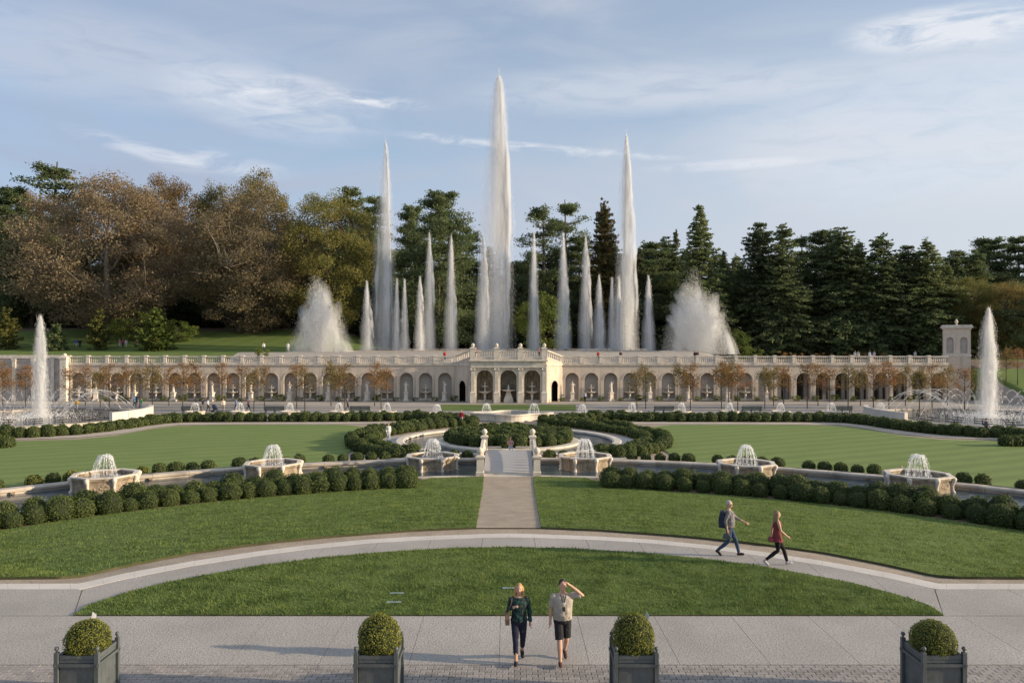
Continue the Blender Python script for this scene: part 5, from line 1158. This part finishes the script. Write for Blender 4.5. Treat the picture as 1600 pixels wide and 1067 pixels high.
MB().lathe([(.25, 1.55), (.5, 1.7), (1.15, 1.85), (1.18, 1.95), (.3, 1.9), (.14, 2.1), (.18, 2.3), (.08, 2.6), (.02, 2.75)], 16).build('bowl', STONEW, t, smooth=True)
def bench(px, Y, label):
    x, y, z = XY(px, Y); t = thing('bench', label, 'bench', (x, y, 0), 0, 'benches along the promenade')
    for k in range(4): MB().box(-1.3, 1.3, -.26, -.22, .50 + k * .13, .60 + k * .13).build('back_slat', BENCH, t)
    for k in range(3): MB().box(-1.3, 1.3, -.18 + k * .17, -.04 + k * .17, .42, .45).build('seat_slat', BENCH, t)
    for sx in (-1.15, 0, 1.15): MB().box(sx - .04, sx + .04, -.22, -.14, 0, .98).box(sx - .04, sx + .04, .22, .30, 0, .42).box(sx - .03, sx + .03, -.14, .30, .36, .42).build('leg', BENCH, t)
for px, lb in ((300, 'dark slatted bench behind the left hedge, farthest from the pavilion'), (429, 'dark slatted bench in the middle of the left promenade'), (563, 'dark slatted bench on the left, nearest to the pavilion'),
               (1037, 'dark slatted bench on the right, nearest to the pavilion'), (1174, 'dark slatted bench in the middle of the right promenade'), (1315, 'dark slatted bench on the right, farthest from the pavilion')): bench(px, 98.5, lb)

# ------------------------------------------------------------------ planters
DOME = [ball_mesh('topiary', 90 + k, 5200, .040, BOXY, 1.0, .04) for k in range(2)]
def planter(x, y, label, tl, hsc=1.0, v=0):
    t = thing('planter_box', label, 'planter', (x, y, ZT + .012), rgb.uniform(-.03, .03), 'square planters on the terrace'); a = .38; H_ = .98
    for k in range(4):
        rz = k * math.pi / 2; sd = MB().box(-a + .05, a - .05, -a + .02, -a + .05, .08, H_ - .05).build('side_panel', PLANT, t, (0, 0, 0), rz)
        for q in range(5): MB().box(-.325 + q * .130, -.1965 + q * .130, -a + .008, -a + .0195, .16, .72).build('board', PLANT, sd)
        MB().box(-a + .05, a - .05, -a - .005, -a + .0195, .08, .15).build('bottom_rail', PLANT, sd); MB().box(-a + .05, a - .05, -a - .005, -a + .0195, H_ - .11, H_ - .04).build('top_rail', PLANT, sd)
        MB().box(-a - .05, a + .05, -a - .035, -a - .006, .735, .79).build('clamp_bar', PLANT, sd)
        MB().box(-a + .05, a - .05, -a + .003, -a + .0195, .80, H_ - .12).build('frieze', PLANT, sd)
    for sx in (-1, 1):
        for sy in (-1, 1):
            p = MB().bbox(-.038, .038, -.038, .038, -.0, H_ + .03, .01).build('post', PLANT, t, (sx * a, sy * a, 0))
            MB().lathe([(.018, 0), (.015, .02), (.038, .045), (.042, .07), (.03, .098), (.004, .11)], 10, (0, 0, H_ + .028)).build('finial', METAL if False else PLANT, p, smooth=True)
    MB().box(-a + .04, a - .04, -a + .04, a - .04, .1, H_ - .10).build('soil', SOIL, t)
    o = link('topiary_ball', DOME[v], None, (x, y, ZT + .012 + H_ - .13 + .60 * .40 * hsc), rgb.random() * 6, (.405, .405, .40 * hsc)); tag(o, tl, 'shrub', 'clipped topiary in the planters')
PLX = [-8.15, -2.50, 2.42, 8.22]
for k, (x, hs) in enumerate(zip(PLX, (.98, 1.16, 1.18, .96))):
    nm = ('leftmost', 'second from left', 'third from left', 'rightmost')[k]
    planter(x, 14.88, 'grey-green wooden planter box with ball finials, %s' % nm, 'clipped round boxwood in the %s planter' % nm, hs, k % 2)
planter(19.6, 18.7, 'grey-green planter box added beyond the right picture edge for its shadow', 'clipped boxwood in the added shadow-casting planter beyond the right edge', 1.0, 0)  # unseen planter, added to cast the shadow band on the right
for px, py, Y, rz, lb in ((146, 957, 15.3, .6, 'small white plant label card behind the leftmost topiary'), (1010, 957, 15.3, -.5, 'small white plant label card behind the third topiary')):
    x, y, z = XY(px, Y, CH + (HY - py) * Y / F); t = thing('plant_label', lb, 'label', (x, y, z - .06)); t.scale = (.62, .62, .72)
    MB().add([(-.07, 0, -.10), (.07, -.01, -.10), (.09, .0, .02), (-.02, .04, .11), (-.07, .004, -.10), (.07, -.006, -.10), (.09, .004, .02), (-.02, .044, .11)], [(0, 1, 2, 3), (7, 6, 5, 4), (0, 4, 5, 1), (1, 5, 6, 2), (2, 6, 7, 3), (3, 7, 4, 0)]).build('card', WHITE, t, rz=rz)
    MB().box(-.006, .006, .01, .02, -.62, -.02).build('stake', METAL, t)
for px, py, lb in ((621, 929, 'flush lawn light in the crescent lawn, upper of the left pair'), (616, 943, 'flush lawn light in the crescent lawn, lower of the left pair'), (796, 921, 'flush lawn light behind the blonde woman')):
    x, y, z = P(px, py, ZT); t = thing('lawn_light', lb, 'light', (x, y, ZT)); MB().box(-.21, .21, -.10, .10, -.02, .055).build('box', METAL, t); MB().box(-.19, .19, -.105, .0, .056, .075).build('lens', GLASSY, t)

# ------------------------------------------------------------------ people
CL = {}
def cloth(c, r=.85):
    k = tuple(c); 
    if k not in CL: CL[k] = mat('cloth_%d' % len(CL), c, tuple(v * .72 for v in c), 9, r, .25, 40)
    return CL[k]
SKIN = mat('skin', (.58, .36, .26), (.50, .29, .20), 6, .55); DARKEYE = mat('eye_dark', (.03, .02, .02), None, rough=.3); LIP = mat('lip', (.42, .18, .15), None, rough=.5)
def hand(m_, wr, elb, side, curl=.35, palm_dir=None):
    wr = Vector(wr); d = (wr - Vector(elb)).normalized(); out = Vector((0, -1, 0)) if palm_dir is None else Vector(palm_dir)
    u = (out - d * out.dot(d)).normalized(); n = d.cross(u) * side      # u: across the knuckles, n: palm normal
    p = wr + d * .045; m_.tube([wr - d * .01, p, wr + d * .085], [.026, .034, .03], 8, .62)
    for k, (o, l) in enumerate(((.030, .070), (.010, .080), (-.010, .076), (-.029, .060))):
        b = wr + d * .078 + u * o; c1 = b + (d * math.cos(curl) - n * math.sin(curl)) * l * .5; c2 = c1 + (d * math.cos(curl * 2.2) - n * math.sin(curl * 2.2)) * l * .5
        m_.tube([b - d * .02, b, c1, c2], [.0095, .0095, .009, .0075], 6)
    tb = wr + d * .02 + u * .026; m_.tube([tb, tb + (d * .6 + u * .8) * .035, tb + (d * .9 + u * .45) * .068], [.0115, .0105, .009], 6)
def person(loc, rz, h, label, top=(.3, .3, .3), leg=(.05, .05, .08), hair=(.06, .04, .03), shoe=(.03, .03, .03), stride=.8, lead=1, arms=None, sleeve=1.0, legcut=1.0, hairlen=0, lod=1, skirt=0., sit=False, female=False, extras=None, group=None, hairtop=True, head_turn=0., pattern=None, bulk=1.0):
    S = h / 1.75; t = thing('person', label, 'person', loc, rz, group); t.scale = (S, S, S); vox = .009 if lod == 0 else .032
    hw = .085; sw = .165 if female else .185
    st = stride
    def legpts(s):                                       # hip, knee, ankle, toe
        fwd = (s == lead)
        if sit: return [(s * .09, 0, .50), (s * .11, -.42, .50), (s * .11, -.44, .09), (s * .11, -.62, .05)]
        if fwd: return [(s * hw, 0, .90), (s * .085, -.20 * st, .50), (s * .08, -.30 * st, .095), (s * .09, -.30 * st - .16, .045 + .03 * st)]
        return [(s * hw, 0, .90), (s * .085, .02 * st - .03, .50), (s * .08, .34 * st, .13 + .05 * st), (s * .09, .34 * st - .13, .04)]
    zo = -.40 if sit else 0.
    LG = {s: legpts(s) for s in (-1, 1)}
    sh = {s: (s * sw, 0.0, 1.415 + zo) for s in (-1, 1)}
    A = {s: [(s * (sw + .055), .03 - .10 * st * (1 if s == lead else -1) * -1 * .5, 1.13 + zo), (s * (sw + .05), -.10 - .16 * st * (-1 if s == lead else 1), .90 + zo)] for s in (-1, 1)}
    if arms: A.update(arms)
    torso = [(.84 + zo, 0, .0, .13, .10), (.92 + zo, 0, 0, .165, .115), (1.03 + zo, 0, -.005, .142 if female else .16, .105 if female else .12), (1.15 + zo, 0, -.005, .138 if female else .162, .10 if female else .122), (1.28 + zo, 0, -.012 if female else 0, .16 if female else .178, .122 if female else .118), (1.38 + zo, 0, 0, .165 if female else .18, .10), (1.44 + zo, 0, .01, .12, .075), (1.48 + zo, 0, .012, .06, .055)]
    torso = [(z, x, y - (bulk - 1) * .12 * (1 if .95 < z - zo < 1.3 else 0), rx * (bulk if z - zo < 1.4 else 1), ry * (bulk * bulk if z - zo < 1.35 else 1)) for z, x, y, rx, ry in torso]
    b = MB(); b.rings([(z, x, y, rx - (.03 if z < 1.36 + zo else .006), ry - (.03 if z < 1.36 + zo else .006)) for z, x, y, rx, ry in torso], 16)
    b.tube([(0, .012, 1.44 + zo), (0, 0, 1.55 + zo)], [.056, .052], 10)
    hc = Vector((0, -.012, 1.63 + zo)); b.ell(hc, (.074, .090, .115), 16, 12); b.ell(hc + Vector((0, -.045, -.065)), (.05, .045, .05), 10, 8)
    ca, sa = math.cos(head_turn), math.sin(head_turn)
    if lod == 0:
        b.tube([hc + Vector((sa * .08, -ca * .082, .012)), hc + Vector((sa * .10, -ca * .104, -.02)), hc + Vector((sa * .086, -ca * .086, -.03))], [.010, .015, .010], 6)
        for s in (-1, 1): b.ell(hc + Vector((s * .075, .005, -.005)), (.012, .022, .032), 6, 6)
    for s in (-1, 1):
        e, w_ = A[s]; b.tube([sh[s], tuple((Vector(sh[s]) + Vector(e)) / 2), e, tuple((Vector(e) * .6 + Vector(w_) * .4)), w_], [.052, .047, .038, .038, .026], 8)
        b.ell(sh[s], (.052, .052, .052), 8, 6)
        if lod == 0: hand(b, w_, e, s)
        else: d = (Vector(w_) - Vector(e)).normalized(); b.tube([w_, Vector(w_) + d * .09, Vector(w_) + d * .15], [.028, .034, .022], 6)
        hp, kn, an, to = LG[s]; b.tube([hp, tuple((Vector(hp) + Vector(kn)) / 2), kn, tuple(Vector(kn) * .65 + Vector(an) * .35), an, (an[0], an[1], an[2] - .04)], [.085, .075, .052, .054, .036, .036], 10)
    remesh(b.build('body', SKIN, t), vox, 2)
    # clothes follow the same limbs
    c = MB(); zlo = .93 if lod == 0 else .90
    c.rings([(z, x, y, rx + (.020 if z < 1.1 + zo else .011), ry + (.022 if z < 1.1 + zo else .012)) for z, x, y, rx, ry in torso if z > zlo - .05 + zo and z < 1.46 + zo], 16)
    if skirt: c.rings([(.78 + zo, 0, 0, .225, .19), (.84 + zo, 0, 0, .205, .17), (.95 + zo, 0, 0, .172, .135), (1.05 + zo, 0, 0, .155, .12)], 18)
    if sleeve > 0:
        for s in (-1, 1):
            e, w_ = Vector(A[s][0]), Vector(A[s][1]); p = [Vector(sh[s])]; r = [.064]
            if sleeve <= .5: p.append(Vector(sh[s]).lerp(e, sleeve * 2)); r.append(.064)
            else: p += [Vector(sh[s]).lerp(e, .5), e, e.lerp(w_, (sleeve - .5) * 1.9)]; r += [.058, .050, .040]
            c.tube(p, r, 9); c.ell(sh[s], (.056, .058, .054), 9, 7)
    o = remesh(c.build('top', pattern or cloth(top), t), vox, 2)
    if lod == 0: folds(o, .030)
    g = MB(); g.rings([(.82 + zo, 0, 0, .10, .09), (.86 + zo, 0, 0, .165 * bulk, .118 * bulk), (.93 + zo, 0, 0, .178 * bulk, .127 * bulk), (1.03 + zo, 0, 0, .162 * bulk, .122 * bulk)], 14)
    for s in (-1, 1):
        hp, kn, an, to = [Vector(q) for q in LG[s]]; wdn = .020 if legcut < .7 else .012
        if legcut <= .5: p = [hp, hp.lerp(kn, legcut * 2)]; r = [.095 + .006, .088]
        else: p = [hp, hp.lerp(kn, .5), kn, kn.lerp(an, .35), kn.lerp(an, (legcut - .5) * 2)]; r = [.097, .085, .062 + (wdn - .012), .060, .047]
        g.tube(p, r, 10)
    o = remesh(g.build('trousers', cloth(leg), t), vox, 2)
    if lod == 0: folds(o, .022)
    for s in (-1, 1):
        an, to = Vector(LG[s][2]), Vector(LG[s][3]); heel = Vector((an.x, an.y + .045, an.z - .045)); mid = (heel + to) / 2 + Vector((0, 0, .012))
        f = MB().tube([heel + Vector((0, .02, .0)), heel + Vector((0, -.03, .012)), mid, to + Vector((0, .04, .0)), to], [.030, .042, .046, .042, .024], 8).tube([an + Vector((0, 0, .02)), heel + Vector((0, -.03, .01))], [.042, .044], 8)
        remesh(f.build('shoe', cloth(shoe), t), vox if lod else .008, 1)
    hr = MB(); hr.ell(hc + Vector((0, .018, .022)), (.084, .094, .108), 14, 10)
    if hairlen > 0:
        for k in range(9):
            a = math.pi * (.0 + k / 8); x0, y0 = math.cos(a) * .078, .02 + math.sin(a) * .075; hr.tube([hc + Vector((x0, y0 - .02, .05)), hc + Vector((x0 * 1.12, y0, -.06)), hc + Vector((x0 * 1.2, y0 + .015, -.06 - hairlen * .6)), hc + Vector((x0 * 1.05, y0 + .01, -.06 - hairlen))], [.030, .036, .036, .016], 7)
    if hairtop:
        o = remesh(hr.build('hair', cloth(hair, .6), t), .011 if lod == 0 else vox, 1)
    if lod == 0:
        for s in (-1, 1): MB().ell(hc + Vector((s * .030 + sa * .07, -ca * .080, .016)), (.012, .008, .007), 8, 6).build('eye', DARKEYE, t)
        MB().ell(hc + Vector((sa * .085, -ca * .088, -.058)), (.022, .008, .007), 8, 6).build('mouth', LIP, t)
    if extras: extras(t)
    return t
def bag(par_loc, rz, S, c, d, col, label, strap=None, name='shoulder_bag'):
    t = thing(name, label, 'bag', par_loc, rz); t.scale = (S, S, S); m_ = MB(); x, y, z = c; dx, dy, dz = d
    m_.frusta([(x - dx, x + dx, y - dy, y + dy, z - dz), (x - dx * 1.06, x + dx * 1.06, y - dy * 1.2, y + dy * 1.2, z), (x - dx * .9, x + dx * .9, y - dy * .6, y + dy * .6, z + dz)]); m_.build('pouch', cloth(col), t)
    if strap: MB().tube(strap, .010, 6, .4).build('strap', cloth(col), t)
# the four walkers in front
wl = P(811, 1034, ZT); wl = (wl[0], wl[1], ZT + .012)
person(wl, R(2), 1.68, 'blonde woman in dark green top and navy leggings walking towards the viewer', (.018, .040, .036), (.020, .022, .045), (.52, .32, .12), (.025, .022, .022), .75, -1,
       {-1: [(-.245, .0, 1.16), (-.13, -.16, 1.27)], 1: [(.235, .05, 1.14), (.245, -.02, .89)]}, 1.0, .82, .22, 0, female=True, pattern=mat('dark_green_print', (.012, .016, .018), (.02, .085, .075), 14, .8, .2, 40, lo=.45, hi=.62), bulk=1.06)
bag(wl, R(2), .96, (-.265, -.03, 1.0), (.045, .13, .13), (.16, .10, .08), 'brown shoulder bag hanging at the blonde woman\'s side', [(-.26, .08, 1.1), (-.20, .06, 1.35), (-.155, .0, 1.475), (-.17, -.12, 1.38), (-.25, -.13, 1.1)])
ml = P(879, 1035, ZT); ml = (ml[0], ml[1], ZT + .012)
def lanyard(t): MB().tube([(-.06, -.095, 1.46), (-.02, -.155, 1.32), (.0, -.175, 1.22)], .009, 5).tube([(.06, -.095, 1.46), (.02, -.155, 1.32), (.0, -.175, 1.22)], .009, 5).cbox((0, -.185, 1.18), (.05, .02, .09)).build('lanyard', METAL, t)
person(ml, R(4), 1.78, 'man in beige polo shirt and black shorts shading his eyes with a raised hand', (.44, .39, .33), (.022, .022, .026), (.05, .035, .03), (.10, .05, .04), .75, -1,
       {1: [(.42, -.06, 1.42), (.135, -.13, 1.665)], -1: [(-.25, .03, 1.13), (-.265, -.03, .88)]}, .42, .46, 0, 0, extras=lanyard, head_turn=.5, bulk=1.13)
gl = P(1139, 869, ZT); gl = (gl[0], gl[1], ZT + .013)
person(gl, R(72), 1.80, 'grey-haired man in grey shirt and blue jeans striding right on the curved walk', (.22, .21, .215), (.045, .075, .14), (.52, .47, .42), (.03, .022, .02), 1.0, 1,
       {1: [(.235, -.20, 1.17), (.21, -.47, 1.05)], -1: [(-.245, .10, 1.13), (-.24, .04, .87)]}, .78, .98, 0, 0, head_turn=-.7, bulk=1.1)
bag(gl, R(72), 1.03, (-.05, .21, 1.16), (.17, .085, .25), (.035, .045, .075), 'dark blue backpack on the grey-haired man', [(-.12, .13, 1.36), (-.13, .0, 1.475), (-.12, -.115, 1.36), (-.14, -.10, 1.2)], 'backpack')
bag(gl, R(72), 1.03, (-.25, .06, .68), (.05, .10, .08), (.10, .115, .125), 'small grey bag held low in the grey-haired man\'s hand', [(-.25, .12, .74), (-.245, .06, .80), (-.25, 0, .74)], 'hand_bag')
rl = P(1214, 884, ZT); rl = (rl[0], rl[1], ZT + .013)
person(rl, R(86), 1.70, 'young woman in sleeveless maroon top and black leggings walking right', (.22, .045, .05), (.008, .008, .010), (.30, .20, .11), (.50, .50, .52), 1.15, 1,
       {-1: [(-.205, -.06, 1.15), (-.19, -.26, .98)], 1: [(.21, .10, 1.14), (.22, .12, .90)]}, 0, .96, .26, 0, skirt=1, female=True)
bag(rl, R(86), .97, (-.10, .22, .86), (.10, .05, .07), (.24, .05, .07), 'small red patterned bag behind the young woman\'s hip', [(-.1, .2, .95), (-.02, .13, 1.3), (.12, .0, 1.46)], 'hip_bag')
# people farther away
def far(px, py, label, rz=0., h=1.72, z=None, Y=None, **k):
    if Y: loc = XY(px, Y, z if z is not None else terr((px - CX) / F * Y, Y))
    else: loc = PG(px, py)
    return person(loc, rz, h, label, lod=1, group='visitors in the garden', **k)
WH, KH, NV, BK, DK = (.62, .62, .62), (.36, .30, .22), (.03, .045, .10), (.02, .02, .022), (.05, .03, .02)
far(607, 690, 'person in white standing by the left crescent hedge', .3, 1.72, top=(.70, .68, .64), leg=(.62, .65, .72), stride=.4, female=True)
far(721, 665, 'person in red shirt and pale trousers by the island hedge', 2.8, 1.75, top=(.34, .03, .05), leg=(.5, .44, .38), hair=(.35, .3, .25), stride=.4)
person((.15, 59.05, .42), R(8), 1.66, 'woman in patterned blue and white dress seated before the island', (.45, .26, .24), (.36, .45, .58), (.16, .06, .03), (.05, .05, .05), 0., 1, {1: [(.24, -.1, .78), (.10, -.32, .72)], -1: [(-.24, -.1, .78), (-.10, -.32, .72)]}, .4, .9, .18, 1, sit=True, female=True, group='visitors in the garden')
far(1541, 681, 'dark-clad person walking in front of the right pool hedge', R(80), 1.74, top=(.16, .15, .17), leg=BK, stride=1.1)
far(1408, 0, 'fair-haired person behind the rightmost octagonal basin', 0, 1.6, -.25, 49.5, top=(.12, .11, .12), hair=(.5, .42, .32), stride=.2, sit=True)
far(914, 629, 'person with white backpack below the first right statue', 3.1, 1.75, top=(.45, .45, .5), leg=BK, stride=.4)
for px, py, lb, tp, lg, rz in ((120, 642, 'person in yellow shirt behind the left pool', (.60, .38, .06), WH, .3), (182, 634, 'person in white left of the blue-shirted visitor', WH, KH, 1.5), (210, 637, 'person in light blue shirt beside the green-shirted visitor', (.22, .42, .58), NV, 1.2), (221, 640, 'person in bright green shirt behind the left hedge', (.10, .52, .18), (.12, .2, .35), -1.0), (214, 634, 'person in navy jacket behind the blue-shirted visitor', NV, NV, 0.),
                           (317, 642, 'person in navy jacket next to the stroller', (.05, .06, .12), KH, 1.4), (325, 643, 'person in white shirt pushing the stroller', (.5, .55, .6), BK, 1.5), (349, 643, 'person in cream coat right of the stroller', (.66, .60, .50), KH, .5), (369, 642, 'person in sky blue shirt on the left promenade', (.25, .40, .68), BK, -1.4), (388, 642, 'person in reddish top on the left promenade', (.30, .16, .15), BK, 1.4), (543, 641, 'person in dark jacket passing the nearest left bench', (.10, .08, .09), BK, 1.5),
                           (1257, 624, 'person in white and orange by the open loggia', (.55, .60, .62), (.45, .22, .08), .4), (1265, 625, 'person in blue by the open loggia', (.20, .28, .42), (.12, .17, .3), 1.2)):
    far(px, py, lb, rz, 1.72, top=tp, leg=lg, stride=.7)
for px, lb, tp in ((695, 'person in red behind the balustrade left of the pavilion', (.45, .06, .06)), (935, 'person in red behind the balustrade right of the pavilion', (.40, .07, .06)), (970, 'dark-clad person leaning behind the right balustrade', (.08, .05, .05)), (1086, 'left one of two dark figures at the right spray', BK), (1090, 'right one of two dark figures at the right spray', (.10, .05, .05)),
                   (1336, 'person in white behind the right balustrade, left of three', WH), (1341, 'person in cream behind the right balustrade, second of three', (.6, .55, .45)), (1359, 'person in white shirt behind the right balustrade near the loggia', (.7, .7, .72)), (1366, 'person in pale pink behind the right balustrade', (.6, .5, .5)), (1430, 'person in pale shirt behind the balustrade left of the tower', (.5, .47, .45))):
    far(px, 0, lb, .2, 1.72, 6.2, 123.4, top=tp, stride=.3)
for px, lb, tp in ((744, 'person with red top on the left of the pavilion roof', (.40, .10, .06)), (842, 'person in red on the right of the pavilion roof', (.36, .05, .05))): far(px, 0, lb, 0, 1.6, 6.8, 118.2, top=tp, stride=.3)
for px, py, lb, tp, lg in ((119, 546, 'person in bright blue on the upper left lawn', (.08, .14, .50), WH), (125, 546, 'person in black beside the bright blue one on the upper lawn', BK, BK), (187, 547, 'person in white and red, leftmost of the lawn group', (.45, .2, .2), WH), (192, 547, 'person in dark red in the middle of the lawn group', (.3, .08, .08), BK), (197, 548, 'person in pale pink at the right of the lawn group', (.6, .5, .5), WH), (214, 545, 'person in red alone on the upper lawn', (.4, .12, .1), KH), (412, 549, 'person in white behind the left balustrade near the potted shrub', WH, NV), (450, 549, 'person in white left of the left spray cloud', WH, WH)):
    far(px, 0, lb, .5, 1.72, None, 150 if px < 300 else 134, top=tp, leg=lg, stride=.5)
def stroller(px, py, label):
    x, y, z = PG(px, py); t = thing('stroller', label, 'stroller', (x, y, z), R(90))
    for sx in (-.24, .24):
        for sy, r in ((-.35, .11), (.28, .15)): MB().tube([(sx - .02, sy, r), (sx + .02, sy, r)], [r, r], 14).build('wheel', METAL, t)
        MB().tube([(sx, -.35, .12), (sx, .1, .55), (sx, .5, 1.02)], .018, 5).tube([(sx, .28, .15), (sx, -.05, .5)], .018, 5).build('frame', METAL, t)
    MB().frusta([(-.2, .2, -.3, .15, .35), (-.22, .22, -.35, .22, .5), (-.22, .22, -.1, .28, .8)]).build('seat', cloth((.04, .05, .09)), t); MB().ell((0, .1, .85), (.24, .28, .2), 10, 7).build('hood', cloth((.05, .06, .11)), t); MB().tube([(-.24, .5, 1.02), (.24, .5, 1.02)], .018, 5).build('handle', METAL, t)
stroller(336, 644, 'navy stroller on the left promenade'); stroller(1273, 626, 'dark stroller by the open loggia')
